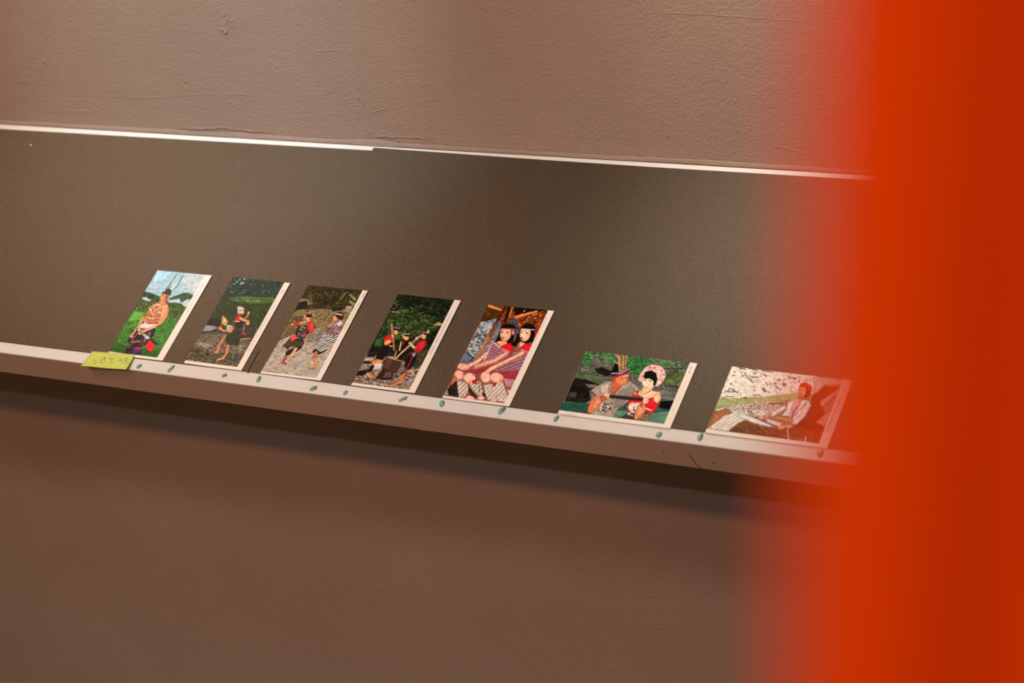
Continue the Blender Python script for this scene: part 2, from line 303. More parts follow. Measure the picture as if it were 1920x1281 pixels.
def paint(w, h, margins, ops, res=0.3, detail=0.5):
    nx, ny = int(w/res), int(h/res)
    X, Y = np.meshgrid((np.arange(nx)+0.5)*w/nx, (np.arange(ny)+0.5)*h/ny)
    img = np.zeros((ny, nx, 3)); img[:] = (226, 212, 200)
    pic = (X < w-margins[0]) & (Y < h-margins[1])
    for op in ops:
        if op[0] == 'T':                     # small printed characters down or along the margin
            x0, y0, x1, y1 = [v/10 for v in op[2]]; rr = random.Random(op[5]); L_ = math.hypot(x1-x0, y1-y0); ux, uy = (x1-x0)/L_, (y1-y0)/L_
            for k in range(op[3]):
                t = (k+0.5)/op[3]
                if rr.random() < 0.12: continue
                cx, cy = x0+(x1-x0)*t, y0+(y1-y0)*t; s = op[4]*0.5
                for q in range(3):
                    a = rr.uniform(-s, s); c2 = rr.uniform(-s, s); lx, ly = (s, 0.22) if q < 2 else (0.22, s)
                    mk = (abs(X-cx-a*0.4) < lx) & (abs(Y-cy-c2) < ly); img[mk] = img[mk]*0.1+rgb(op[1])*0.75
            continue
        fl = op[-1]; pts = [(fl[i]/10, fl[i+1]/10) for i in range(0, len(fl), 2)]
        pad = op[2] if op[0] == 'L' else 0
        ax = max(0, int((min(p[0] for p in pts)-pad)*nx/w)-1); bx = min(nx, int((max(p[0] for p in pts)+pad)*nx/w)+2)
        ay = max(0, int((min(p[1] for p in pts)-pad)*ny/h)-1); by = min(ny, int((max(p[1] for p in pts)+pad)*ny/h)+2)
        if ax >= bx or ay >= by: continue
        x = X[ay:by, ax:bx]; y = Y[ay:by, ax:bx]; ok = pic[ay:by, ax:bx]; sub = img[ay:by, ax:bx]
        if op[0] == 'P':
            mk = inpoly(x, y, pts) & ok; col = np.broadcast_to(rgb(op[1]), sub.shape).copy()
            if (bx-ax)*(by-ay)*res*res < 1500:       # the photographed forms round off towards their outlines
                dist = np.full(x.shape, 9.0)
                for (x1, y1), (x2, y2) in zip(pts, pts[1:]+pts[:1]):
                    dx, dy = x2-x1, y2-y1; t = np.clip(((x-x1)*dx+(y-y1)*dy)/(dx*dx+dy*dy+1e-9), 0, 1)
                    dist = np.minimum(dist, np.hypot(x-x1-t*dx, y-y1-t*dy))
                col = col*(0.74+0.30*np.clip(dist/1.3, 0, 1))[..., None]
            sub[mk] = np.clip(col, 0, 255)[mk]
        elif op[0] == 'L':
            dm = np.full(x.shape, 99.0); hw = op[2]/2
            for (x1, y1), (x2, y2) in zip(pts, pts[1:]):
                dx, dy = x2-x1, y2-y1; t = np.clip(((x-x1)*dx+(y-y1)*dy)/(dx*dx+dy*dy+1e-9), 0, 1)
                dm = np.minimum(dm, np.hypot(x-x1-t*dx, y-y1-t*dy))
            mk = (dm < hw) & ok; sh = 1.05-0.34*np.clip(dm/hw, 0, 1)**2 if hw > 0.7 else np.ones(x.shape)
            sub[mk] = np.clip(rgb(op[1])[None, None]*sh[..., None], 0, 255)[mk]
        elif op[0] == 'N':
            pal = np.array([rgb(c) for c in op[1]]); a = math.radians(op[5]); xr = x*math.cos(a)+y*math.sin(a); yr = -x*math.sin(a)+y*math.cos(a)
            v = 0.5*vnoise(xr/op[2]*1.0, yr/op[3]*1.0, op[4])+0.3*vnoise(xr/op[2]*2.3, yr/op[3]*2.3, op[4]+1)+0.2*vnoise(xr/op[2]*5.1, yr/op[3]*5.1, op[4]+2)
            v2 = vnoise(xr/op[2]*3.1+9, yr/op[3]*3.1, op[4]+3)
            k = ((np.clip((v-0.2)/0.6, 0, 0.999)*0.65+v2*0.35)*len(pal)*1.6) % len(pal)
            i0 = k.astype(int) % len(pal); i1 = (i0+1) % len(pal); f = (k-np.floor(k))[..., None]; f = f*f*(3-2*f)
            col = pal[i0]*(1-f)+pal[i1]*f; mk = inpoly(x+0.7*(v2-0.5), y+0.7*(v-0.5), pts) & ok; sub[mk] = col[mk]
        elif op[0] == 'S':
            x0, y0, dx, dy = [v/10 for v in op[2]]; L2 = dx*dx+dy*dy; t = ((x-x0)*dx+(y-y0)*dy)/L2 + 0.18*vnoise(x/3, y/3, 5)
            pal = np.array([rgb(c) for c in op[1]]); k = (np.floor(t*len(pal)) % len(pal)).astype(int); mk = inpoly(x, y, pts) & ok; sub[mk] = pal[k][mk]
        elif op[0] == 'D':
            rr = random.Random(op[4]); mn = [min(p[i] for p in pts) for i in (0, 1)]; mxx = [max(p[i] for p in pts) for i in (0, 1)]; inside = inpoly(x, y, pts) & ok
            for _ in range(op[2]):
                cx, cy = rr.uniform(mn[0], mxx[0]), rr.uniform(mn[1], mxx[1]); r0 = op[3]*rr.uniform(0.3, 0.8); a = rr.uniform(-0.6, 0.6); c = rgb(rr.choice(op[1]))
                jx0 = max(0, int((cx-r0*2)*nx/w)-ax); jx1 = max(0, int((cx+r0*2)*nx/w)+2-ax); jy0 = max(0, int((cy-r0*2)*ny/h)-ay); jy1 = max(0, int((cy+r0*2)*ny/h)+2-ay)
                xx = x[jy0:jy1, jx0:jx1]; yy = y[jy0:jy1, jx0:jx1]
                if xx.size == 0: continue
                u = (xx-cx)*math.cos(a)+(yy-cy)*math.sin(a); v = -(xx-cx)*math.sin(a)+(yy-cy)*math.cos(a)
                mk = ((u/1.5)**2+(v/0.8)**2 < r0*r0) & inside[jy0:jy1, jx0:jx1]; sub[jy0:jy1, jx0:jx1][mk] = c
    nz = 0.40*(vnoise(X/0.9, Y/0.9, 3.3)-0.5)+0.26*(vnoise(X/2.1, Y/2.6, 8.1)-0.5)+0.16*(vnoise(X/6, Y/6, 4.4)-0.5)
    shade = 1+nz*detail; img[pic] = np.clip(img*shade[..., None], 0, 255)[pic]
    return img
PAPER = np.array([lin(226), lin(212), lin(200)])
GAIN = 0.80
def make_card(label, pos, w, h, art, group='souvenir postcards laid out along the ledge'):
    margins, ops = art
    img = paint(w, h, margins, ops)
    ny, nx = img.shape[:2]; NX, NY = int(w/0.5), int(h/0.5)
    # average the fine raster down to the grid points
    c = img/255.0; c = np.where(c <= 0.04045, c/12.92, ((c+0.055)/1.055)**2.4)/PAPER*GAIN*np.array([1, 0.97, 0.94])
    c = np.clip(c, 0.0, 0.95); c = np.clip(c**1.12, 0.002, 0.92)
    gx = np.linspace(0, nx-1, NX+1); gy = np.linspace(0, ny-1, NY+1)
    acc = 0
    for ox in (-0.5, 0.5):
        for oy in (-0.5, 0.5):
            ix = np.clip(np.round(gx+ox), 0, nx-1).astype(int); iy = np.clip(np.round(gy+oy), 0, ny-1).astype(int); acc = acc+c[np.ix_(iy, ix)]/4
    col = np.ones(((NX+1)*(NY+1), 4), np.float32); col[:, :3] = acc.reshape(-1, 3)
    x, y, th = pos; T = 0.0004; Z = 0.0022
    root = bpy.data.objects.new('postcard', None)
    base = W(x, y, BT+0.0001)
    U = np.linspace(0, w/1000, NX+1); V = np.linspace(h/1000, 0, NY+1)
    Ug, Vg = np.meshgrid(U, V)
    curl = 0.0006*(Vg/(h/1000))**2 + 0.0003*((Ug/(w/1000)-0.5)*2)**2   # very slight bow of the card
    co = np.stack([Ug, Vg, T+curl], -1).reshape(-1, 3).astype(np.float32)
    idx = np.arange((NX+1)*(NY+1)).reshape(NY+1, NX+1)
    f = np.stack([idx[1:, :-1], idx[1:, 1:], idx[:-1, 1:], idx[:-1, :-1]], -1).reshape(-1, 4)
    # paper body: rim and underside
    ring = np.concatenate([idx[-1, :], idx[-2::-1, -1], idx[0, -2::-1], idx[1:-1, 0]]); nb = len(co)
    low = co[ring].copy(); low[:, 2] -= T
    co = np.concatenate([co, low]); n = len(ring); k = np.arange(n); k2 = (k+1) % n
    rim = np.stack([nb+k, nb+k2, ring[k2], ring[k]], -1)
    faces = np.concatenate([f, rim]).astype(np.int32)
    me = bpy.data.meshes.new('postcard'); me.vertices.add(len(co)); me.vertices.foreach_set('co', co.ravel())
    me.loops.add(faces.size); me.loops.foreach_set('vertex_index', faces.ravel())
    me.polygons.add(len(faces)); me.polygons.foreach_set('loop_start', np.arange(0, faces.size, 4, dtype=np.int32)); me.polygons.foreach_set('loop_total', np.full(len(faces), 4, np.int32))
    me.materials.append(m_print); me.materials.append(m_cardpaper)
    mi = np.zeros(len(faces), np.int32); mi[len(f):] = 1; me.polygons.foreach_set('material_index', mi)
    me.update(calc_edges=True)
    ca = me.color_attributes.new('print_color', 'FLOAT_COLOR', 'POINT'); full = np.ones((len(co), 4), np.float32); full[:len(col)] = col; full[len(col):, :3] = 0.8
    ca.data.foreach_set('color', full.ravel())
    bpy.data.objects.remove(root)
    o = bpy.data.objects.new('postcard', me); C.objects.link(o)
    o.matrix_world = Matrix.Translation(base) @ T3.to_4x4() @ Matrix.Rotation(th, 4, 'Z')
    tag(o, label, 'postcard', group)
    return o
ART = [[[10.8,4.0],
[['P','3f6a38',[0,0,900,0,900,1400,0,1400]],
['N',['9fb8c2','a9bcc4','b8c0c4','c2c0c0','b0bcc2','8fb2be'],40,9,1,0,[-211,-48,876,-156,1174,388,-98,531]],['P','9fc2cc',[0,0,272,2,206,140,14,225]],
['N',['10331c','1b4a24','2a6330','0e2a1a'],8,5,2,0,[-16,368,64,367,192,394,304,422,324,484,317,581,27,743,-19,555]],
['N',['1d5030','2a6a3a','174428'],9,5,3,0,[437,431,530,372,610,320,701,313,788,344,810,397,710,440,668,477,554,442,450,454]],['P','b0b8c0',[454,461,600,413,668,477,737,405,814,460,798,541,487,545]],['P','a8b4b8',[7,463,79,447,127,474,196,482,153,519,54,514]],
['N',['0d2414','16391c','2c5a26','3f6b2c','0a1c12','6b7a30'],6,5,4,0,[5,487,149,512,265,490,327,516,317,581,307,646,220,689,27,743,4,649]],
['N',['0d2414','16391c','2c5a26','4f702c','0a1c12','6b7a30'],6,5,5,0,[461,500,579,487,676,492,769,545,797,526,836,774,531,732,483,594]],['D',['8f8f38','a3a04a','0a1a10'],26,1.3,6,[-11,570,231,543,280,682,24,712]],['D',['8f8f38','77903c','0a1a10'],26,1.3,7,[466,564,731,533,788,717,522,717]],
['N',['3f7d2b','4c8a33','5c9a3c','35702a','2c6225'],7,3,8,0,[14,681,220,689,327,708,522,717,811,730,1038,749,985,1468,-49,1453]],['P','5f9c3f',[19,688,209,698,200,819,8,874]],
['N',['1e5a22','2b6a2a','3c7a30','184a1e'],5,3,9,0,[11,1177,266,1254,547,1249,842,1272,985,1468,-14,1511]],['D',['1c4a20','2c6428'],30,1.2,10,[80,833,778,781,829,1304,27,1285]],['P','1b1630',[227,1244,307,1217,455,1198,511,1347,252,1366]],['P','8a2430',[226,1228,290,1228,279,1276,226,1267]],['P','b23a2a',[351,1251,465,1228,472,1282,361,1281]],['P','4a2a80',[351,1290,471,1267,475,1313,366,1343]],['P','141420',[168,982,288,967,511,916,539,1046,513,1191,434,1217,307,1217,200,1184,179,1108]],['S',['16141c','30303a','9a6a6a','1a1830','54404c'],[221,1071,94,12],[263,1034,497,973,490,1178,237,1179]],['P','18141c',[293,1030,411,1015,383,1129,256,1130]],['S',['b06048','20182a','6a3a50'],[238,1100,21,76],[242,1147,473,1149,469,1196,269,1207]],['P','d9c6c4',[246,869,468,842,492,910,368,942,225,943]],['P','cf8a62',[246,541,357,512,447,518,527,589,580,694,556,776,473,850,301,855,239,830,237,719,236,606]],['P','dfa07a',[413,554,467,524,530,588,573,695,573,806,495,752,441,631]],['S',['b04038','c88a60','c07850','6a3a34','c87a50'],[282,713,51,26],[257,588,389,541,461,692,485,816,292,840,246,734]],['L','e8dcc8',0.94,[295,543,353,561,404,539,436,511]],['L','d8c8b0',0.81,[272,586,346,658,379,606,398,556]],['L','e0cfae',0.81,[254,637,351,721,414,666]],['L','e8d8c0',0.67,[279,762,370,783,427,744]],['L','5a3230',0.67,[291,728,377,766,416,697]],['P','eadfce',[272,634,274,641,272,647,266,651,258,652,249,650,241,645,236,639,234,632,236,626,241,622,249,621,258,623,266,628]],['P','eadfce',[442,663,444,669,441,675,434,679,425,680,415,678,406,674,400,667,399,661,401,655,408,651,417,650,427,652,436,656]],['P','e0cfae',[394,764,396,770,394,775,388,778,380,779,372,778,364,774,359,768,357,762,359,757,365,753,373,752,382,754,389,758]],['L','7a2a2c',2.16,[264,859,380,853,479,833]],['P','e8e0e0',[329,859,331,867,328,874,321,879,310,880,299,878,288,872,282,865,279,857,282,850,290,845,301,844,312,846,322,852]],['L','e0966c',5.67,[490,593,545,730,537,810]],['L','e39b72',5.13,[544,809,469,898,324,1002]],['L','dc9068',3.51,[211,770,223,912,200,1089]],['P','e39b72',[349,990,358,1005,358,1021,350,1035,334,1045,314,1048,295,1044,278,1033,269,1019,269,1002,277,988,293,978,313,975,333,980]],['P','d88a62',[240,1084,243,1095,238,1104,228,1110,213,1112,198,1109,184,1102,174,1093,172,1082,176,1073,186,1066,201,1064,217,1067,231,1074]],['P','101014',[143,926,172,934,475,1070,687,1152,685,1184,515,1112,247,980]],['P','c0c2c8',[337,1025,383,1022,520,1080,464,1106]],['P','c8c8cc',[294,970,296,979,293,987,285,993,273,994,260,991,248,985,240,976,238,967,241,959,249,954,261,952,274,955,286,961]],['P','f01c2c',[518,1104,645,1174,660,1281,605,1280,507,1207]],['L','c01020',0.54,[526,1158,583,1228]],['L','c01020',0.54,[562,1153,619,1231]],['P','c67c52',[304,454,399,475,452,525,398,556,321,532]],['P','d08a60',[425,431,426,469,413,497,388,509,357,502,324,478,298,442,282,401,281,362,294,335,319,323,351,330,384,354,410,390]],['P','a85c3c',[432,425,435,453,431,474,421,484,408,481,393,466,380,441,371,412,368,385,372,364,382,354,395,357,410,372,423,396]],['P','dc9a72',[376,444,377,462,370,476,358,482,343,478,328,467,315,449,308,429,307,411,313,397,325,392,340,395,356,406,369,424]],['P','3a1c14',[336,401,335,404,331,405,325,405,317,404,310,401,305,397,302,394,303,391,307,389,314,389,322,391,329,394,334,397]],['P','3a1c14',[394,404,393,407,389,409,382,409,375,407,367,404,362,400,360,397,361,394,365,393,372,393,379,394,386,397,391,401]],['P','8a3020',[382,481,381,483,376,485,368,484,359,483,350,479,344,476,341,472,343,469,348,468,356,468,365,470,373,473,379,477]],['L','a05a3c',0.67,[351,408,361,447]],['P','17120e',[274,368,294,334,416,353,445,390,380,373,305,373]],
['N',['141812','2a3422','101410','48543a'],3,3,11,0,[306,341,309,292,353,271,417,312,432,367,349,360]],['L','1c1c1c',1.35,[309,292,325,152,345,47]],['L','1c1c1c',1.35,[418,328,454,211,454,57]],['L','303030',0.54,[346,271,353,173]],['L','2a2a2a',0.54,[339,288,331,232]],['T','8a7468',[843,121,842,647],30,0.8,12]]],
[[9.0,4.6],
[['P','2a2c1e',[0,0,900,0,900,1400,0,1400]],
['N',['071614','0c2822','153c32','1c4a40','061210','2c5648'],6,4,21,0,[-107,-84,903,-124,943,346,-100,399]],['D',['3f8a80','6aa0a0','5a8890','0a1614'],90,1.0,22,[7,11,821,19,821,256,32,265]],['D',['8ab0c0','a0c0c8'],14,1.8,22,[31,1,240,3,204,97,63,111]],
['N',['0e2010','18341a','264620','08140c','345828'],7,4,23,0,[-20,330,828,270,918,642,823,885,38,741]],
['N',['4a6a30','5c7a3a','38582a'],12,3,24,0,[100,332,336,278,793,259,804,332,537,375,216,380]],['D',['b8b8a0','c8c8b8'],14,1.1,25,[336,330,703,306,708,342,351,358]],['L','0e1a14',1.16,[45,443,112,301,312,26]],['L','0e1a14',0.77,[32,265,200,142]],['D',['0a160c','1c3a1a','3f6a30'],80,1.6,26,[-32,466,794,392,816,770,22,713]],
['N',['0c1016','10161a','16201c'],6,4,27,0,[6,685,129,642,236,777,14,802]],['P','8a8488',[-1,789,121,783,211,810,114,872,-7,893]],['P','4a5040',[-19,924,229,866,469,875,227,940,-1,981]],
['N',['3a342e','605448','8a7a68','241e1a','9a8c7c'],9,3,28,12,[-17,953,492,865,801,743,860,1054,786,1178,8,1199]],
['N',['23241e','35382c','4a4a40','181816'],9,3,29,0,[459,781,774,746,799,946,539,947]],['L','4a4448',1.81,[543,801,766,732]],['L','c0ac90',1.55,[621,938,767,913]],['L','b09a80',1.16,[13,1082,176,1106,272,1095]],['L','c8b8a0',0.9,[47,1063,237,1084]],['L','a89880',1.03,[585,1029,764,1037]],['L','8c7c68',0.9,[589,1086,775,1107]],
['N',['4a4438','6a6252','8a8070','2e2a20','35401e'],5,3,30,0,[-16,1158,368,1185,771,1151,857,1355,15,1387]],['D',['20281a','141812','2c3a1c'],40,2.2,31,[12,1155,276,1152,311,1264,56,1280]],['D',['a09480','1a1812'],90,0.8,32,[14,1286,783,1250,804,1362,21,1372]],['P','c01c26',[382,599,407,559,464,605,473,677,403,682]],['P','a01620',[359,631,379,614,418,683,402,685]],['L','e8d8d0',0.9,[397,677,458,676]],['P','141214',[408,692,569,666,620,705,536,787,451,768]],['L','e09a68',3.36,[449,621,513,643,600,656]],['L','e09a68',1.94,[522,620,539,574,536,538]],['P','e8a878',[548,525,552,536,552,545,548,551,540,551,530,547,520,539,512,529,508,518,508,508,513,503,520,502,530,506,540,514]],['P','e0a070',[630,677,635,693,634,706,626,715,612,716,596,711,581,699,569,684,563,668,565,655,573,646,586,645,602,650,618,662]],['P','eebf98',[458,524,461,542,455,556,442,563,424,562,405,552,388,537,377,519,374,501,380,487,393,480,411,481,430,490,447,505]],['P','c8beb4',[444,492,441,506,425,515,400,516,370,510,343,497,322,481,312,464,316,450,332,442,357,441,386,447,414,459,435,476]],['P','c8beb4',[336,486,347,455,403,552,380,570]],['P','eebf98',[460,530,462,544,457,555,447,561,432,560,416,553,403,540,394,526,392,511,396,500,407,494,422,495,437,503,451,515]],['L','2a1612',1.03,[375,504,437,497]],['P','5a2018',[434,546,435,549,433,551,429,552,424,553,419,552,415,551,412,548,412,546,414,544,418,542,423,542,428,542,432,544]],['L','c03a3a',2.07,[600,824,657,861]],['L','b09888',1.55,[565,711,598,795]],['P','604838',[333,663,361,660,473,780,461,810]],['L','503c30',1.55,[434,865,536,787,593,708]],['P','aab0a0',[304,740,394,745,446,797,422,844,353,852]],['P','d88a58',[361,763,442,798,436,843,388,863]],['L','d88450',3.1,[246,820,335,847]],['L','d07a4c',3.36,[436,843,373,937]],['P','dd8e5c',[266,803,270,816,268,826,260,833,248,834,234,830,220,821,211,810,207,797,209,787,217,780,229,779,243,783,257,792]],['P','d8925c',[299,719,305,737,302,753,290,763,271,765,250,759,230,746,216,728,209,710,213,694,225,684,243,682,265,688,284,701]],['P','c0a468',[162,616,213,632,301,696,264,723,212,721]],['L','e0c890',0.65,[177,622,266,700]],['L','a03828',0.65,[162,616,217,691]],['P','3a1a12',[266,744,267,748,266,751,262,753,257,754,252,753,247,750,244,747,243,743,245,740,248,738,253,737,258,738,263,741]],['P','1c2c1a',[382,878,530,803,621,938,661,1034,484,1055,409,962]],
['N',['20301c','33442a','141e12'],3,5,33,0,[382,878,545,830,661,1034,476,1042]],['L','dc8450',4.13,[374,966,366,1055,396,1182]],['L','e08e58',3.36,[378,1177,327,1190]],['L','dc8450',3.62,[498,1054,539,1164,538,1251]],['L','e6a070',2.84,[538,1251,463,1286]],['L','7a5a40',0.9,[221,750,233,924,247,1127]],['P','5a5450',[383,1205,387,1221,382,1234,368,1243,349,1246,327,1241,308,1230,295,1215,290,1200,296,1186,309,1177,329,1175,350,1179,370,1190]],['T','6a5a50',[867,103,845,195],6,1.3,34],['T','6a5a50',[848,253,844,1128],44,0.9,35],['T','8a7a70',[32,1392,327,1392],24,0.5,36]]],
[[7.7,3.0],
[['P','5a4c38',[0,0,900,0,900,1400,0,1400]],
['N',['15120a','2a2413','40381c','0f0e08','5a5028'],7,5,41,0,[-55,-27,954,-24,915,373,25,454]],['D',['6a5c30','7a6a3c','0a0a06','48582a'],70,1.6,42,[-23,37,837,31,853,327,24,400]],['P','8a7a5c',[610,44,586,183,558,166,588,53]],['P','9a8468',[671,64,802,143,796,185,659,92]],['P','7a9a50',[710,168,839,220,803,252,716,208]],
['N',['8a7658','6a5a40','9a8868'],6,4,43,0,[-9,226,122,224,216,281,117,320,-2,294]],
['N',['1a150e','0e0c08'],5,4,44,0,[-8,281,104,240,198,379,112,416,12,429]],
['N',['a08a60','8a7650','6a5838','b49c74','3a3018'],7,4,45,0,[24,400,254,358,693,319,852,300,856,651,400,680,17,864,7,525]],
['N',['6a5a38','7c6c48','8a7a58','4a4024'],5,4,46,0,[-12,486,193,475,215,731,42,861]],['D',['c0a880','2a2210','58481c'],80,1.5,47,[13,456,804,333,782,606,54,805]],['P','1c160e',[501,329,674,281,687,333,557,363]],
['N',['b0a08c','968474'],6,4,48,0,[704,263,803,252,804,360,730,342]],['D',['1a140c'],8,3,49,[153,180,481,154,520,286,235,293]],
['N',['b4a698','a09284','8c8074','c0b4a6'],9,3,50,0,[18,891,338,661,610,627,856,651,872,947,827,1385,-1,1411]],
['N',['8a8074','a49a8c','746a60'],5,3,51,0,[295,680,610,627,649,812,415,869]],['D',['746a5e','d0c4b4','605548'],140,0.7,52,[5,893,822,899,808,1374,4,1369]],['L','4a4038',0.74,[402,843,544,866]],['L','5a5048',0.49,[413,760,555,729]],['P','14100c',[212,1017,243,999,384,859,391,953,348,1026,231,1109,200,1059]],['L','e6b488',4.19,[317,963,305,1073,288,1170]],['L','d89c70',2.71,[300,1114,300,1168]],['L','b82c28',3.2,[232,1123,239,1203]],['P','e09a70',[276,1233,277,1241,272,1248,263,1253,251,1254,238,1252,228,1247,221,1240,220,1232,224,1224,234,1219,246,1218,258,1220,269,1225]],['P','203028',[305,1215,306,1221,303,1226,296,1230,287,1231,278,1229,270,1226,265,1220,265,1215,268,1209,275,1206,284,1205,293,1206,300,1210]],['L','a02420',1.23,[214,1207,261,1221]],['P','18120e',[154,820,340,824,390,872,391,980,242,945,199,1005,108,955]],['S',['1a140e','4a4028','2a2016','6a5c3c'],[236,932,26,27],[170,865,368,854,378,928,168,981]],['P','d8484e',[190,747,224,750,253,835,185,884,160,846]],['P','4a3c28',[105,948,166,845,186,897,174,980]],['P','1c1c24',[170,641,313,610,382,723,340,824,240,809,184,748]],['D',['e8e0d0','c84030','e0b050','4a6080'],60,0.9,53,[183,639,319,623,346,782,234,796]],['P','e02c24',[294,571,349,551,427,650,438,717,401,735,350,659,326,690]],['P','f05030',[325,581,359,570,412,665,394,695]],['L','d8302a',3.7,[68,647,142,610,204,575]],['P','f0d0b8',[125,626,125,633,118,640,107,644,93,646,78,644,67,640,60,634,60,627,66,620,78,616,92,614,107,615,118,620]],['L','e8b088',2.71,[151,602,256,562]],['P','d02828',[71,653,114,607,151,548,188,571,127,660]],['P','e8a87c',[315,501,323,526,319,547,306,560,285,563,261,554,238,536,221,512,214,487,217,466,230,453,251,450,276,459,298,477]],['P','a06040',[337,525,341,540,340,552,333,560,322,561,309,556,297,545,287,531,282,517,283,504,290,496,301,495,314,500,327,511]],['P','14100e',[304,464,304,476,295,486,277,494,255,496,233,494,215,487,204,476,204,464,213,454,231,446,253,444,275,446,293,453]],['L','d03040',1.73,[204,443,284,420]],['P','c8a890',[181,476,199,460,231,511,200,528]],['L','e0d0c0',0.62,[202,426,270,404]],['L','b03028',2.47,[326,717,365,821]],['P','141216',[564,986,601,927,767,919,743,977,679,1032,583,1010]],['S',['d8d0c8','1c1c20','e0d8d0','2a2a2e'],[636,760,39,52],[598,683,807,657,820,764,803,861,761,934,681,984,595,941,587,820]],
['N',['8a8088','b0a8b0','38303c','a05058'],3,3,54,0,[646,542,719,478,787,511,832,654,765,730,629,720,585,631,596,548]],['D',['b03040','d8d0d0','20202c'],60,0.9,55,[584,549,769,500,820,683,617,694]],['P','c8c0c4',[677,551,734,483,793,524,769,581]],['P','e0a078',[679,470,681,488,676,503,664,511,647,510,630,500,615,485,605,465,603,447,608,432,620,424,637,425,654,435,669,450]],['P','d09068',[667,505,668,513,665,520,656,525,645,526,634,524,624,519,618,511,616,503,620,496,628,491,639,490,651,492,661,498]],['P','18120e',[750,419,750,440,736,456,712,464,681,462,651,451,626,433,613,411,613,391,626,375,651,367,682,369,712,380,737,398]],['P','18120e',[675,416,749,434,756,474,694,481]],['L','e8d8d8',0.99,[604,391,721,404]],['L','d03040',0.86,[618,407,721,417]],['L','e0a078',2.96,[609,600,646,542]],['L','b87850',5.67,[626,1005,645,1070]],['L','c89068',5.42,[645,1070,720,1169]],['L','d09a70',3.2,[733,1194,619,1229]],['L','7a4a34',1.23,[611,1081,694,1064]],['L','4a3a2e',0.99,[642,1249,738,1232]],['T','6a5a50',[874,40,869,135],5,1.2,56],['T','7a6c60',[870,176,856,624],36,0.7,57],['T','8a7a70',[47,1402,259,1404],18,0.5,58]]],
[[9.4,3.6],
[['P','2c261c',[0,0,900,0,900,1400,0,1400]],
['N',['080e08','101a0e','1a2a14','263a1c','0a120a'],7,5,61,0,[-52,-30,950,-27,840,849,-11,856,2,249]],
['N',['1c2e18','33481e','46602a','587036','121e10'],6,4,62,0,[-30,295,172,215,361,222,765,303,747,486,475,630,126,728,51,737]],['D',['58703a','6a8044','0a100a'],130,1.2,63,[133,135,808,87,784,593,126,672]],['D',['94a080','2a4030'],40,0.9,64,[-6,122,126,64,172,215,8,262]],['P','a08c74',[9,265,165,256,160,273,60,287]],['P','b09c80',[735,348,809,367,799,403,685,410]],
['N',['3a6030','4a7040','2a4a24'],5,4,65,0,[19,698,101,675,146,795,45,807]],['P','0c0a0a',[1,799,127,867,115,897,12,903]],
['N',['b8a294','8c7868','6a584c','d0baa8','3a2e28'],12,4,66,8,[-10,940,228,939,502,960,724,988,834,946,822,1249,816,1373,7,1383,5,1133]],['P','1a1412',[6,931,125,917,119,959,15,979]],['P','1a1210',[10,1035,126,1028,92,1067,4,1078]],['P','120e0e',[-7,1191,130,1145,118,1230,3,1266]],['P','c8b2a2',[0,988,128,979,119,1015,7,1029]],['P','d0bcb0',[148,1046,272,1030,292,1125,180,1139]],['L','4a3c34',0.9,[13,1313,268,1294,472,1308,730,1330]],['L','5a4a40',0.65,[19,1353,225,1341,454,1352]],['L','3a2e28',0.65,[62,1279,256,1268]],['L','6a5a4c',0.77,[694,1362,810,1251]],
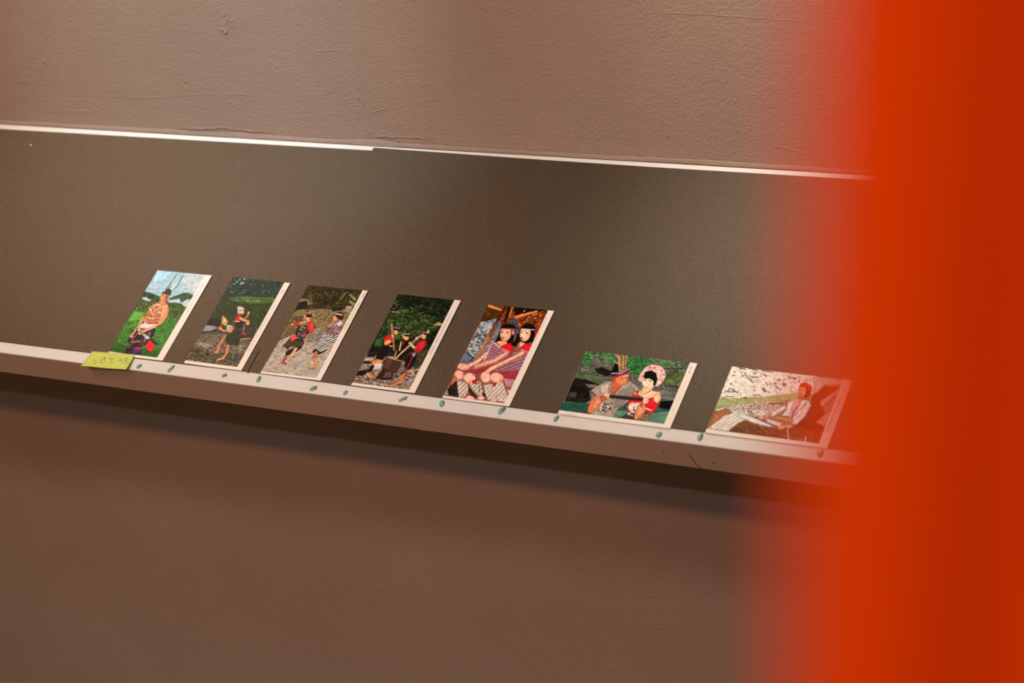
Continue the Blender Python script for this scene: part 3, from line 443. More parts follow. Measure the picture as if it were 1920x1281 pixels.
['N',['2a2a1c','4a4a30','141810','6a6044'],5,4,67,0,[612,808,797,758,828,961,760,1065,662,1023]],['L','c0b890',1.81,[675,1076,767,1133]],['P','0a0c0e',[152,781,258,782,278,877,253,991,144,984,127,867]],['P','c82430',[113,645,175,610,229,638,226,688,139,712]],['P','e8a060',[145,711,207,676,251,713,202,775,158,766]],['P','a82028',[220,674,276,654,282,695,251,713]],['L','e09858',3.36,[154,1031,197,1012]],['L','e8985a',2.84,[179,1000,246,1003]],['P','e09050',[116,1008,166,1002,164,1079,129,1076]],['P','0e1018',[136,1075,186,1083,180,1167,143,1199,121,1167]],['P','e89a50',[118,1202,171,1203,243,1255,203,1268,143,1241]],['L','c8a898',1.68,[239,770,283,779]],['P','f0b07c',[267,563,270,580,265,593,254,600,240,599,225,590,211,576,203,558,201,541,205,528,216,521,230,522,246,530,259,545]],['P','201a1c',[269,514,269,528,260,539,243,545,222,544,200,537,183,526,174,511,174,498,183,487,200,481,222,482,243,489,260,500]],['L','9a94a8',1.55,[182,499,255,505]],['L','b87858',2.2,[120,447,175,540,270,710,333,828]],['L','d0a080',0.65,[114,448,226,660]],['P','f0c8a0',[238,623,239,630,237,637,231,640,224,641,215,639,208,634,202,627,201,620,203,614,209,610,216,609,225,612,232,617]],['P','0c0e12',[364,699,482,671,538,817,495,947,427,942,402,834]],['P','a82028',[389,696,426,692,432,747]],['P','f0b080',[448,619,454,639,451,656,442,666,426,668,408,661,391,647,378,628,372,608,374,591,384,580,400,579,418,586,435,600]],['P','1a1618',[453,577,455,591,448,603,434,612,416,614,396,610,379,600,368,587,366,573,372,560,386,552,405,550,425,554,442,563]],['L','a8a8b0',1.29,[357,574,435,572]],['L','e0b090',2.07,[376,698,408,819]],['L','e8a070',1.29,[338,590,382,641]],['L','d8c0a0',1.03,[371,838,390,919]],['P','0c0c10',[588,866,680,841,699,963,687,1075,601,1113,549,1113,539,1038,557,912]],['P','c02830',[599,671,658,629,712,643,729,724,695,819,612,808,587,769]],['P','e03038',[624,668,680,647,711,713,668,787]],['L','b02030',1.81,[625,889,638,1109]],['L','e8e0e0',0.65,[570,993,564,1090]],['P','a8a0b0',[609,829,649,831,653,893,612,877]],['P','7a2030',[557,829,606,823,612,863,579,874]],['L','ea7a3c',3.36,[619,1125,632,1233]],['L','f08a48',2.84,[638,1136,638,1273]],['L','ee8440',3.1,[638,1273,550,1333]],['L','c81818',1.03,[638,1109,650,1217]],['L','d8b090',2.84,[664,503,562,620]],['L','c8a080',2.58,[562,620,458,841]],['L','e0b488',2.32,[464,826,418,936]],['L','f0c8b0',2.84,[494,697,590,762]],['P','f0c8a0',[579,617,582,627,580,635,574,640,565,641,555,638,546,631,540,622,537,613,539,605,545,600,554,599,564,602,573,609]],['P','e8a878',[524,694,527,703,525,711,520,716,513,717,504,714,495,707,489,698,487,689,488,681,493,676,501,675,510,678,518,685]],['L','b08868',0.52,[661,524,473,846]],['P','e0a070',[679,577,682,597,676,613,664,622,646,622,627,612,611,595,600,574,597,554,602,537,615,529,632,529,651,539,668,556]],['P','1a1214',[686,530,686,543,676,554,658,558,637,557,616,550,600,538,591,524,591,510,601,500,619,495,640,496,661,504,677,516]],['L','b09880',1.29,[599,518,682,529]],['P','1a1214',[655,539,692,548,698,603,673,592]],['P','e8c8a0',[642,485,667,482,689,535,664,531]],
['N',['a08c7c','6a5a4e','3a302a'],6,4,670,0,[303,985,551,954,632,1123,577,1226,292,1125]],['P','48302a',[266,948,526,971,527,1123,466,1158,298,1124]],['P','5a3e36',[287,952,399,966,403,1111,304,1109]],['L','a08870',1.16,[269,941,368,956,520,972]],['P','30201c',[313,1115,468,1137,515,1248,429,1273,274,1265]],['P','6a4c48',[366,1143,459,1145,484,1224,373,1239]],['P','c0a488',[293,924,390,919,393,953,328,954]],['L','d8b48c',1.55,[384,947,433,927]],['P','3a2c2a',[850,69,851,72,850,75,848,77,845,78,841,76,838,74,836,70,835,67,835,64,838,62,841,62,845,63,848,65]],['P','3a2c2a',[852,150,853,153,852,157,850,158,846,159,843,158,839,155,837,152,836,148,837,145,839,143,842,143,846,144,849,147]],['T','7a6c62',[852,209,846,835],48,0.9,68],['P','4a3c3a',[852,930,853,933,852,936,850,937,848,937,845,937,842,934,840,932,839,929,840,926,842,925,844,924,847,925,850,927]]]],
[[8.4,3.4],
[['P','9a5a4c',[0,0,900,0,900,1400,0,1400]],
['N',['6a2a14','8a3a18','a04a20','3a180e','b8622c','251008'],9,4,71,-10,[-41,-35,944,-40,847,512,605,406,-37,320]],['P','e89a5a',[1,3,55,10,230,60,214,84,19,43]],['P','c87840',[110,18,224,47,194,65]],
['N',['4a2a10','7a4a1c','2a160a','5e3a18'],6,4,72,0,[-5,46,211,77,211,190,12,314]],['P','d07838',[317,0,346,4,378,169,348,159]],['P','e08848',[675,21,701,38,452,167,405,145]],['L','f0a868',0.77,[427,138,679,31]],['P','160c0a',[356,3,798,-8,751,25,660,15,420,122]],['D',['1a0c08','c86a38','e08048'],60,1.6,73,[379,28,803,33,794,243,507,237]],
['N',['8890a0','6a7488','a0a4b0','4a5468'],6,4,74,0,[24,284,187,193,264,226,311,304,327,456,297,558,211,819,9,875,11,483]],
['N',['4a5468','6a7890','3a2c30'],5,4,740,0,[360,186,437,162,524,249,605,406,580,465,465,257,395,237]],
['N',['9aa4a8','b8bcb8','7a848c','586470','d0d0c8'],10,5,75,0,[18,271,180,236,203,346,136,537,164,770,9,763,17,496]],['D',['c8ccc4','4a5660','5e6a74'],50,2.2,76,[24,312,180,293,212,708,33,732]],
['N',['566a88','46586e','7484a0'],5,4,77,0,[21,734,152,799,170,839,14,888]],['L','2a2024',1.16,[5,329,190,488]],['L','2a2024',1.16,[8,504,188,425]],['L','2a2024',1.16,[3,722,167,804]],['L','3a2c2c',0.65,[26,886,164,826]],['P','4a2010',[224,-10,260,-14,226,511,213,596,190,572]],['P','2a140c',[263,-7,320,7,347,243,329,260]],['P','b07048',[179,405,262,422,224,734,188,822,158,799,189,600]],['L','d09060',1.03,[203,430,182,781]],['P','8a5030',[216,260,258,269,250,480,202,458]],['P','c86040',[562,244,565,256,561,266,553,273,542,274,529,270,518,262,510,251,508,239,511,229,519,222,531,221,544,225,555,233]],['P','c82830',[764,288,804,311,826,405,802,422]],['P','16100f',[305,291,365,255,451,251,506,293,534,387,557,496,626,569,415,542,326,540,327,456,316,345]],['P','eda88a',[490,404,494,452,482,490,455,509,420,505,383,480,352,439,332,388,328,340,340,302,367,283,402,287,439,312,471,354]],['P','f6c0a4',[442,421,445,450,439,472,426,484,407,483,386,469,368,445,355,416,352,388,358,365,371,353,390,355,411,369,429,392]],['P','16100f',[311,304,371,268,494,295,517,348,432,324,328,330]],['L','c86a5c',1.29,[330,333,507,324]],['P','2a1410',[376,382,375,385,371,388,364,390,356,390,348,389,342,386,339,383,340,379,344,376,351,374,359,374,367,376,373,378]],['P','2a1410',[451,378,450,381,445,384,438,386,429,386,421,385,414,382,411,379,412,375,416,372,424,371,433,370,441,372,447,374]],['P','c03038',[423,460,422,465,416,468,407,471,396,471,386,469,378,466,374,461,374,457,380,453,389,450,400,450,410,452,419,455]],['L','c87a60',0.65,[394,385,401,430]],['P','eda88a',[519,368,524,385,525,398,522,406,514,407,505,401,494,388,486,373,481,356,480,343,483,335,490,334,500,340,510,353]],['P','e8a488',[386,504,474,506,509,557,438,594,338,538]],['P','c8323c',[432,581,486,533,544,525,609,599,607,668,458,640]],['P','e01c28',[444,580,536,533,596,587,584,644]],['L','f0c0b8',0.65,[463,619,584,644]],['L','f0c0b8',0.52,[467,639,586,664]],['S',['a87884','8a2c40','4a5a88','d0a0a0','b05060'],[378,686,24,32],[285,531,426,596,461,647,507,668,400,793,294,835,260,646]],['L','e8d8d0',1.03,[300,536,432,609]],['L','e0d0c8',1.03,[291,544,301,724,306,806]],['D',['e8e0d8','b03a40'],20,1.0,78,[261,534,314,541,284,643,254,633]],['P','120e10',[583,270,622,216,695,214,753,262,797,381,807,476,725,515,626,514,625,597,568,522,569,411,576,340]],['P','eeb294',[739,378,743,425,731,462,706,480,672,477,637,452,607,412,588,363,584,316,596,279,621,261,655,264,691,289,720,329]],['P','f8ccb0',[698,392,701,421,695,444,681,456,661,455,639,441,620,416,608,386,604,356,610,333,625,321,645,322,667,337,685,361]],['P','120e10',[583,284,642,234,747,277,764,316,682,299,597,303]],['L','f0dcd0',1.16,[593,307,757,300]],['P','2a1410',[627,358,626,361,622,364,616,366,607,366,600,365,593,362,590,359,591,355,595,352,602,351,610,350,618,352,624,354]],['P','2a1410',[700,357,699,360,694,363,687,365,678,365,670,364,664,361,661,358,661,354,666,352,673,350,682,350,690,351,696,353]],['P','c4303a',[672,434,671,439,666,443,657,445,646,446,636,444,628,440,624,436,625,431,630,427,639,425,650,425,660,426,668,430]],['L','c87a60',0.65,[645,362,650,403]],['P','e8a488',[639,485,720,502,731,555,666,578]],['P','c8323c',[684,562,725,515,775,487,830,542,839,637,798,656,700,628]],['P','e01c28',[696,560,769,502,818,544,817,613]],['L','f0c0b8',0.65,[704,593,816,626]],['L','f0c0b8',0.52,[701,614,813,647]],['S',['b08c98','7a3448','4a5488','c89ca4','a85468'],[640,774,23,35],[637,623,792,671,821,708,830,816,794,903,655,922,510,929,469,894,599,793]],['S',['c8a0a0','54548a','b07880','e0c0b8','c85050'],[735,993,22,-17],[510,929,801,861,840,896,827,1034,808,1131,745,1127,614,996,416,942]],['P','c8a098',[222,956,405,916,487,932,363,991,357,1033]],['S',['d0a8a0','a06a70','e8c8c0'],[328,968,30,13],[225,962,396,924,380,1030,298,1014]],['P','a03a48',[234,926,543,663,682,700,753,635,826,748,850,1031,456,1032,115,998]],['S',['a87884','8a2c40','4a5a88','d0a0a0','b05060'],[640,774,23,35],[648,649,798,684,826,748,817,899,516,942,469,894,599,793]],['L','c8806c',8.52,[547,685,452,797,241,914]],['L','eeb098',6.2,[540,672,447,787,237,905]],['L','f0b8a0',5.68,[289,711,229,830,121,928]],['L','c8806c',8.01,[753,660,598,791,445,922,409,982]],['L','f2bca2',5.68,[744,644,594,780,440,911,404,971]],['P','f0b09a',[163,939,160,961,140,977,107,985,68,983,29,971,-1,953,-16,931,-13,909,7,893,40,885,80,887,118,899,148,917]],['L','d07868',0.65,[20,956,110,902]],['L','d07868',0.65,[47,987,142,946]],['L','c87060',0.65,[318,832,246,925,172,956]],['P','b86a58',[154,1062,160,1093,152,1120,131,1138,100,1142,67,1132,36,1111,16,1082,9,1050,17,1023,39,1005,69,1001,103,1011,133,1032]],['P','b86a58',[328,1095,329,1128,312,1154,281,1168,241,1166,202,1149,169,1121,151,1087,150,1053,167,1027,199,1014,238,1016,278,1032,310,1061]],['P','b86a58',[504,1042,513,1079,506,1110,485,1130,454,1134,418,1123,386,1097,363,1062,354,1025,361,994,382,974,414,969,449,981,481,1007]],['P','b86a58',[681,1046,681,1080,661,1107,627,1120,584,1118,541,1101,506,1072,487,1037,487,1003,506,976,541,962,584,964,627,982,662,1011]],['P','f2b4a0',[135,1045,141,1074,133,1099,113,1115,85,1120,54,1111,25,1091,6,1063,0,1034,8,1009,28,993,56,989,88,998,116,1018]],['P','f4b8a4',[310,1083,311,1114,295,1138,265,1151,228,1149,191,1134,160,1107,143,1075,143,1044,159,1019,188,1007,225,1009,263,1024,293,1051]],['P','f4bca8',[487,1028,495,1063,488,1092,469,1111,440,1115,407,1104,377,1079,355,1047,347,1012,353,983,373,964,402,960,435,971,465,996]],['P','f2b4a0',[659,1035,658,1067,640,1092,607,1104,566,1102,525,1086,493,1059,475,1026,475,994,493,969,526,956,567,958,608,974,641,1002]],['L','d87068',0.77,[132,1065,191,1167]],['L','d87068',0.77,[457,991,502,1081]],['D',['e88a80'],14,2.0,79,[31,1038,614,996,641,1088,114,1136]],['P','b87850',[13,1192,14,1054,79,1114,36,1216]],
['N',['1c1614','2c2420','40342c'],4,4,80,0,[25,1218,84,1141,201,1356,6,1344]],['S',['e8d8c8','5a6058','f0e0d0','c8b0a0'],[173,1210,47,21],[79,1128,238,1160,284,1249,283,1344,218,1367,166,1293]],['S',['e8d8c8','5a6058','f0e0d0','c8b0a0'],[326,1188,46,20],[261,1156,374,1099,477,1248,482,1315,354,1252]],['S',['e8d8c8','5a6058','f0e0d0','c8b0a0'],[513,1161,43,14],[449,1156,566,1112,695,1323,597,1352,512,1256]],['S',['e8d8c8','5a6058','f0e0d0','c8b0a0'],[629,1144,43,14],[577,1138,659,1072,811,1252,815,1346,718,1347]],['P','3a2c20',[267,1197,458,1345,383,1343,290,1261]],['P','2a2018',[477,1248,523,1268,568,1342,528,1335]],['P','c82030',[268,1114,315,1080,361,1155,297,1151]],['P','c83040',[554,1114,595,1094,606,1147,562,1160]],['L','c02030',0.65,[244,1173,243,1282,219,1340]],['L','c02030',0.65,[613,1024,693,1094]],['P','f0b0a0',[414,1356,412,1370,399,1381,378,1387,352,1386,328,1378,308,1366,299,1351,300,1337,313,1326,334,1321,360,1322,385,1329,404,1341]],['P','f0b8a8',[543,1326,543,1339,535,1350,519,1359,498,1362,477,1359,460,1351,450,1340,449,1327,457,1315,474,1307,494,1304,515,1307,533,1314]],['P','f0b0a0',[714,1337,713,1346,703,1355,686,1362,666,1365,646,1364,630,1359,621,1351,622,1341,632,1332,649,1325,669,1322,689,1324,705,1329]],['P','4a3a30',[59,1350,201,1356,210,1376,0,1386]],['L','202020',0.77,[280,1030,373,1126,448,1265]],['P','e8b090',[772,1191,807,1158,829,1209,800,1227]],['T','8a7468',[844,91,836,486],16,1.0,81]]],
[[9.4,5.2],
[['P','3c4438',[0,0,1400,0,1400,900,0,900]],
['N',['4a4c44','5e5e54','75746a','35382f','8a887c'],14,6,91,12,[-29,-29,1356,-12,1332,646,-2,750]],
['N',['24582c','326e38','4a8648','1a4424','7aa068'],8,6,92,0,[-19,-5,114,-1,133,92,123,220,19,183]],
['N',['2a6a38','3a8046','1e5230','68985a'],9,7,93,0,[127,3,376,5,444,166,333,105,236,79]],
['N',['2a5a30','3a7a42','1e4a2a','5a8a58'],9,7,94,0,[525,5,845,-3,826,129,756,261,643,239]],
['N',['4a7048','2a4c30','6a8a5c'],7,5,95,0,[857,1,1242,2,1222,53,1026,66,1034,139,920,55]],
['N',['646458','7c7a6c','525246','4a6a3c'],10,5,96,0,[10,286,241,293,418,356,363,426,150,430,10,361]],['P','1c1c18',[195,236,287,199,434,242,403,321,262,290]],
['N',['100e0c','1c1a16','2c2822'],9,6,97,0,[11,387,155,392,348,440,262,539,322,653,270,704,18,722,7,550]],['P','7a706a',[160,454,307,446,363,475,247,504]],['P','4a4440',[23,585,120,584,130,657,33,658]],
['N',['6a6864','807e7c','585654'],14,5,98,0,[1048,379,1303,367,1303,521,1135,522]],
['N',['5a6a3c','7a7a4c','3c4c2c'],8,6,99,0,[1043,162,1272,132,1294,345,1064,317]],['L','22241c',1.06,[1049,125,1142,106,1277,95]],['L','22241c',1.06,[1115,346,1215,344,1298,356]],['P','0f0f0c',[1158,554,1315,525,1299,663,1150,662]],
['N',['2f5a4a','386656','275042'],16,5,100,0,[13,735,270,704,362,720,774,707,1100,634,1318,660,1317,858,4,860]],
['N',['5f8674','6d9480'],14,5,101,0,[653,761,817,736,821,819,666,843]],
['N',['5a7e6e','668a78'],14,5,102,0,[1107,727,1322,671,1315,852,1095,847]],['P','4c4640',[297,840,332,798,397,849]],['P','a8988c',[333,455,413,394,488,371,621,439,686,344,764,382,865,453,782,526,771,624,697,719,666,843,461,851,392,837,422,712,452,634,363,574,302,607,267,538]],['P','8c8078',[611,514,730,399,816,460,747,543,736,665,643,739]],['P','c0b0a4',[353,452,458,400,492,531,423,565]],['L','7a6c64',0.59,[333,455,427,577]],['L','3a3430',0.59,[312,606,277,549]],['P','6a5a58',[267,526,368,585,403,592,302,582]],
['N',['c8b8a8','2c2824','d8c8b8','4a4440'],4,3,103,0,[462,706,590,662,633,764,555,824,456,791]],['D',['2a2420','e0d0c0'],30,1.6,104,[472,680,610,659,623,790,491,798]],['L','807268',0.82,[698,646,676,817]],['P','c06a44',[488,347,592,369,612,440,576,555,517,503,468,387]],['L','4a3a30',0.59,[468,473,561,545,592,443]],['P','d2805a',[484,310,628,229,653,263,666,359,636,425,592,419,523,379]],['P','e09a70',[558,288,633,241,657,324,612,367]],['L','4a2418',1.06,[575,329,635,296]],['P','f8e8e0',[648,414,648,417,647,422,643,427,637,430,631,432,626,433,623,431,622,427,624,423,628,418,633,414,639,412,644,412]],['L','6a2a20',0.7,[597,406,644,393]],['L','8a4a34',0.7,[638,302,667,335]],['P','b05c3c',[508,344,512,358,512,371,506,378,497,379,487,374,476,363,468,349,464,335,465,323,470,315,479,314,490,319,500,330]],['P','15100e',[424,269,414,195,419,107,495,135,619,181,629,204,549,264,444,316]],['P','9a2434',[424,281,459,301,631,210,638,240,508,319,444,316]],['L','b8b8d8',1.06,[434,267,544,253,614,181]],['L','3a4a98',0.82,[450,280,558,261,617,201]],['L','c04040',0.7,[464,313,558,288,628,229]],['L','b08c58',1.29,[519,244,409,7]],['L','b08c58',1.29,[534,229,445,15]],['L','b08c58',1.29,[554,214,483,4]],['L','b08c58',1.29,[571,206,515,7]],['L','b08c58',1.29,[544,228,460,1]],['L','b08c58',1.29,[599,196,394,97]],['L','b08c58',1.29,[525,106,379,11]],['L','b08c58',1.29,[484,136,545,78]],['P','8a6c40',[509,232,425,18,515,7,589,185]],['L','c8a878',0.82,[524,230,430,17]],['L','c8a878',0.82,[549,215,478,5]],['L','c8a878',0.82,[596,190,400,99]],['L','c8a878',0.82,[550,128,513,1]],['L','c8a878',0.82,[465,63,379,11]],['L','5a4428',0.59,[534,217,453,14]],['L','5a4428',0.59,[559,176,502,21]],['P','d27a58',[368,585,462,584,462,706,422,809,392,837,342,821,322,678]],['P','e49a78',[392,618,452,634,422,760,382,766]],['P','e8a888',[531,565,531,581,522,593,505,599,484,598,463,590,447,576,438,560,438,544,448,532,465,525,485,527,506,535,522,549]],['P','b05a3c',[412,591,472,582,512,625,472,680]],['P','f0c0a0',[836,457,966,427,1104,443,1145,509,1137,628,916,554,830,519]],['P','d02830',[807,461,855,455,854,503,931,540,1045,523,1079,483,1092,540,1148,580,1141,663,1106,751,966,678,955,751,827,759,780,646,786,537]],['P','f0b490',[1037,477,1108,455,1149,532,1124,595,1073,567]],['P','d8b0a0',[797,487,816,460,845,504,825,531]],['L','1c2040',0.7,[826,459,835,506]],
['N',['e8dcd0','2a2624','f0e4d8'],4,3,105,0,[804,631,929,612,938,682,898,759,818,712]],['L','f0e0e0',1.06,[981,664,1093,694]],['L','3a2830',0.82,[981,640,1094,670]],['L','f0e0e0',0.82,[803,691,871,692]],['L','f0e0e0',0.82,[831,770,884,750]],['P','4a4038',[768,839,817,784,917,780,925,850]],['P','a87850',[955,774,1088,730,1093,841,968,831]],['L','e8d0b8',0.94,[836,781,902,794]],['S',['3a2c28','c8a480','704c38'],[1021,764,6,23],[983,770,1092,741,1093,841,992,839]],['P','d88860',[910,639,968,582,1027,704,1011,789,961,838,926,826,908,734]],['P','e8a078',[943,670,990,662,988,781,955,798]],['P','f4c4a8',[1006,554,1015,572,1016,590,1009,606,995,616,977,617,959,611,944,597,935,579,935,560,942,545,956,535,974,533,992,540]],['L','f0c0a0',1.64,[974,546,1041,512]],['P','b86848',[929,612,972,618,971,665,938,658]],['P','f0b894',[875,403,972,390,1009,433,917,506,874,500]],['L','5a3424',0.82,[941,491,985,424]],
['N',['e8c8c0','d8a8a4','c86878','f0dcd4','b89888'],5,5,106,0,[780,319,776,209,807,132,871,86,963,87,1048,149,1090,229,1078,303,1053,366,1005,373,989,254,908,180,830,215,838,336]],['D',['d04860','f0e8dc','c0a898'],60,1.8,107,[771,222,841,115,1011,105,1084,241,1044,344,970,233,864,173,824,301]],['P','f4c4a4',[1002,331,1004,375,989,410,959,427,921,425,881,403,848,365,828,319,825,274,840,240,870,222,909,225,949,247,982,285]],['P','f8d4b8',[941,343,943,371,936,392,921,404,901,402,880,389,862,365,850,337,848,309,855,287,870,276,890,277,911,291,930,315]],['P','15110f',[829,264,820,191,891,164,966,197,1012,288,1015,372,987,364,968,306,906,278,850,291]],['P','3a1c14',[882,306,881,309,877,311,871,312,864,312,858,310,853,307,851,304,851,301,855,299,861,298,868,298,875,300,879,303]],['P','3a1c14',[947,309,946,312,942,314,936,315,929,315,922,313,917,310,914,307,915,304,919,302,926,301,933,302,940,304,945,306]],['P','f8e8e4',[931,392,930,396,922,399,910,401,896,400,883,397,874,393,870,388,872,384,879,381,891,380,905,380,918,383,927,387]],['L','c84048',0.7,[864,381,905,402,941,394]],['L','d89070',0.7,[897,315,902,354]],['P','362a2c',[517,552,564,551,940,539,949,585,851,594,539,603]],['L','5a4a4a',0.7,[547,559,923,547]],['P','f4c8ac',[940,539,988,532,1001,589,944,598]],['T','5a4c44',[1344,62,1346,146],5,1.3,108],['T','a09084',[1353,241,1346,807],30,0.5,109],['T','8a7a70',[80,883,252,883],18,0.6,110]]],
[[11,5],
[['P','8c7660',[0,0,1400,0,1400,900,0,900]],
['N',['f4f0e8','ece6dc','dcd4c8','fcf8f2','b8aca0'],12,6,121,14,[-21,-11,1001,-28,1027,234,11,443]],['D',['5a4a3c','7a6a58','f8f4ee'],60,2.0,122,[36,49,834,-5,832,235,70,368]],['L','4a3a30',1.2,[87,8,169,18]],['L','4a3a30',1.2,[196,0,301,13]],['L','4a3a30',1.2,[354,6,490,15]],['L','4a3a30',1.2,[244,129,306,175]],['L','4a3a30',1.2,[98,297,178,333]],['L','4a3a30',1.2,[378,338,451,328]],['L','4a3a30',1.2,[476,278,541,276]],['L','4a3a30',1.2,[72,401,158,395]],['L','4a3a30',1.2,[175,64,234,131]],['L','4a3a30',1.2,[453,155,488,190]],['L','4a3a30',1.2,[576,191,647,234]],['L','4a3a30',1.2,[45,331,92,338]],['P','40382c',[98,7,153,6,148,21,104,24]],
['N',['a8ac78','b4b486','989c6a'],16,4,123,0,[6,430,361,380,638,302,873,229,904,317,728,368,290,482,3,562]],['P','e8e0d0',[2,589,76,552,175,525,53,608]],['P','5a4c30',[22,415,77,413,50,430]],['P','5a4c30',[317,384,316,388,310,393,300,396,288,398,276,398,268,395,263,391,264,387,270,382,281,379,293,377,304,377,313,380]],
['N',['b8a898','d0c4b8','98887a','e4dcd2','7a6a5a'],9,4,124,0,[170,512,463,419,753,378,768,480,651,575,475,626,148,568]],['P','c8c8cc',[143,556,256,566,450,616,397,650,244,620]],['P','dcd0c8',[397,533,562,509,630,578,471,613]],['D',['c8b090','4a3a2c','e8dcc8','8a7050'],70,1.5,125,[355,539,658,535,640,602,475,626]],['L','3a2c24',1.86,[586,428,740,403]],['P','a06844',[11,640,117,546,199,587,91,758,22,832]],['S',['e0dcd8','a08c7c','f0ece8','c8b8ac'],[143,725,31,29],[17,846,146,647,266,590,402,662,318,726,253,838,102,840]],['P','705034',[273,835,338,723,427,671,585,687,795,734,975,759,963,874,234,847]],
['N',['6a4c30','7c5a3a','5a3e28'],9,4,126,0,[271,829,432,683,799,746,1112,483,1313,634,1316,860,237,853]],['P','d8dce4',[281,601,475,626,741,703,684,724,503,699,331,646]],['P','c8ccd4',[598,608,809,655,807,707,642,666]],
['N',['3a2418','4c3020','2a1a12'],8,5,127,0,[1025,261,1116,116,1285,106,1266,306,1234,466,1175,603,1313,634,1257,718,940,662,1031,495]],['P','b8a8a0',[952,19,1097,-1,1307,10,1293,65,1111,104,1069,202,1016,236,1002,132]],['P','a89890',[1289,119,1324,127,1179,396,1123,326]],['P','907c74',[1294,197,1299,405,1230,453,1183,408]],['P','b09c94',[1309,404,1292,637,1171,590,1250,451]],['S',['b8a8a4','e0d4d0','988480'],[1140,60,17,24],[1103,78,1301,24,1293,65,1132,101]],['L','d4d8e0',5.86,[759,455,667,559]],['P','d4dae2',[784,374,873,322,1016,328,1042,389,1018,548,972,632,902,616,891,553,774,557,799,476]],['L','dce0e8',6.66,[1017,393,999,525,948,622]],['S',['d84050','d4dae2','4a6a58','d8dce4'],[844,391,38,11],[837,340,927,321,938,534,884,593,837,522]],['L','c83040',1.33,[919,328,897,449]],['L','c83040',1.6,[884,503,900,578]],['L','3a5444',0.93,[892,437,885,567]],['L','4a5c3c',1.33,[983,359,952,454]],['P','c09a60',[682,570,914,589,917,627,716,604]],['L','e0906c',3.99,[843,689,924,677]],['P','ec9c78',[862,699,861,711,852,722,836,730,816,733,796,730,781,722,772,712,772,699,781,688,797,680,817,678,837,680,853,688]],['P','e8b088',[597,615,596,623,588,630,574,636,558,638,542,637,529,632,523,625,524,617,532,610,545,604,562,602,578,603,590,608]],['L','e8a080',2.4,[598,608,657,561]],['L','3a2418',0.93,[475,626,788,716]],['L','5a3420',0.67,[576,546,656,587]],['P','e8c070',[910,685,912,694,910,701,906,706,900,707,892,704,886,698,882,689,880,681,882,673,886,669,892,668,899,671,906,677]],['P','a86848',[887,267,965,243,966,309,871,315]],['P','d4906c',[944,212,948,244,941,270,925,284,904,285,880,272,859,247,846,215,841,183,848,156,864,142,886,141,909,155,930,180]],['P','3a1c14',[882,202,882,205,880,207,877,209,873,209,869,209,865,207,863,204,863,201,865,199,868,197,873,197,877,197,880,199]],['P','3a1c14',[918,199,918,202,916,205,913,207,909,207,905,206,901,205,899,202,899,199,901,197,905,195,909,194,913,195,916,197]],['P','b03028',[906,249,906,252,902,254,897,256,891,257,884,257,880,255,877,253,878,250,881,247,886,245,893,244,899,244,904,246]],['P','3a1812',[913,158,994,186,1000,251,972,295,937,287,940,220]],
['N',['c82c20','e04030','a02018'],3,3,128,0,[836,155,844,114,891,94,967,124,1000,172,983,201,913,158,853,173]],['L','e8dcd0',0.8,[897,719,949,851]],['L','e8dcd0',1.07,[1118,776,1133,849]],['L','98806a',0.8,[544,693,695,812]],['L','98806a',0.8,[886,809,1095,829]],['D',['8a6c4c','4a3420'],40,1.4,129,[326,776,1228,697,1254,831,380,832]],['T','5a4844',[1340,105,1345,190],3,1.2,130],['T','6a5850',[1341,243,1323,696],36,0.9,131],['T','a09488',[86,855,843,866],40,0.4,132]]]]
CARDS = [('upright postcard of a bare-chested man with long feathers on a green lawn', (-0.4999, 0.00155, 0.00257), 90, 140),
 ('upright postcard of a bent man carrying a woman in red on his back', (-0.3758, 0.00231, -0.00104), 90, 140),
 ('upright postcard of two people dancing on gravel, one in red, one in stripes', (-0.2568, 0.00189, 0.00527), 90, 140),
 ('upright postcard of three people pounding with poles in a wooden mortar', (-0.1221, 0.00163, 0.00119), 90, 140),
 ('upright postcard of two seated women in red sleeves and striped skirts', (0.0067, 0.00024, -0.00011), 90, 140),
 ('landscape postcard of a couple holding a dark wooden cup over green water', (0.1602, -0.00141, -0.00308), 140, 90),
 ('landscape postcard of a person in a red headdress weaving by a river', (0.3417, -0.00107, -0.00294), 140, 90)]
for (label, pos, w, h), art in zip(CARDS, ART): make_card(label, pos, w, h, art)

# ------------------------------------------------------------------ putty lumps
def putty(x, y, L_, wd_, ang, label, seed, z0=-0.0004, style=0):
    bm = bmesh.new()
    ret = bmesh.ops.create_icosphere(bm, subdivisions=3, radius=1)
    for v in ret['verts']:
        p = v.co.copy(); k = 1+0.30*noise.noise(p*1.4+Vector((seed, 0, 0)))+0.12*noise.noise(p*4+Vector((0, seed, 0)))
        if style == 1: k *= 1-0.25*max(0, p.y)          # tapering
        X_ = p.x*k*wd_*0.5; Y_ = p.y*k*L_*0.5; Z_ = max(-0.02, p.z*k)*wd_*0.42
        if style == 2: Z_ += 0.0006*abs(p.y)
        v.co = Vector((X_, Y_, Z_+0.0002))
    if style != 0:                                      # a second smear folded on top
        ret = bmesh.ops.create_icosphere(bm, subdivisions=2, radius=1)
        for v in ret['verts']:
            p = v.co.copy(); k = 1+0.3*noise.noise(p*2+Vector((seed, 3, 0)))
            v.co = Vector((p.x*k*wd_*0.32+wd_*0.16, p.y*k*L_*0.34+L_*0.18, max(-0.3, p.z)*wd_*0.3+wd_*0.30))
    for f in bm.faces: f.smooth = True
    me = bpy.data.meshes.new('putty_lump'); bm.to_mesh(me); bm.free()
    o = link('putty_lump', me, m_putty)
    o.matrix_world = Matrix.Translation(W(x, y, z0)) @ T3.to_4x4() @ Matrix.Rotation(ang, 4, 'Z')
    tag(o, label, 'putty', 'teal putty lumps along the front rim')
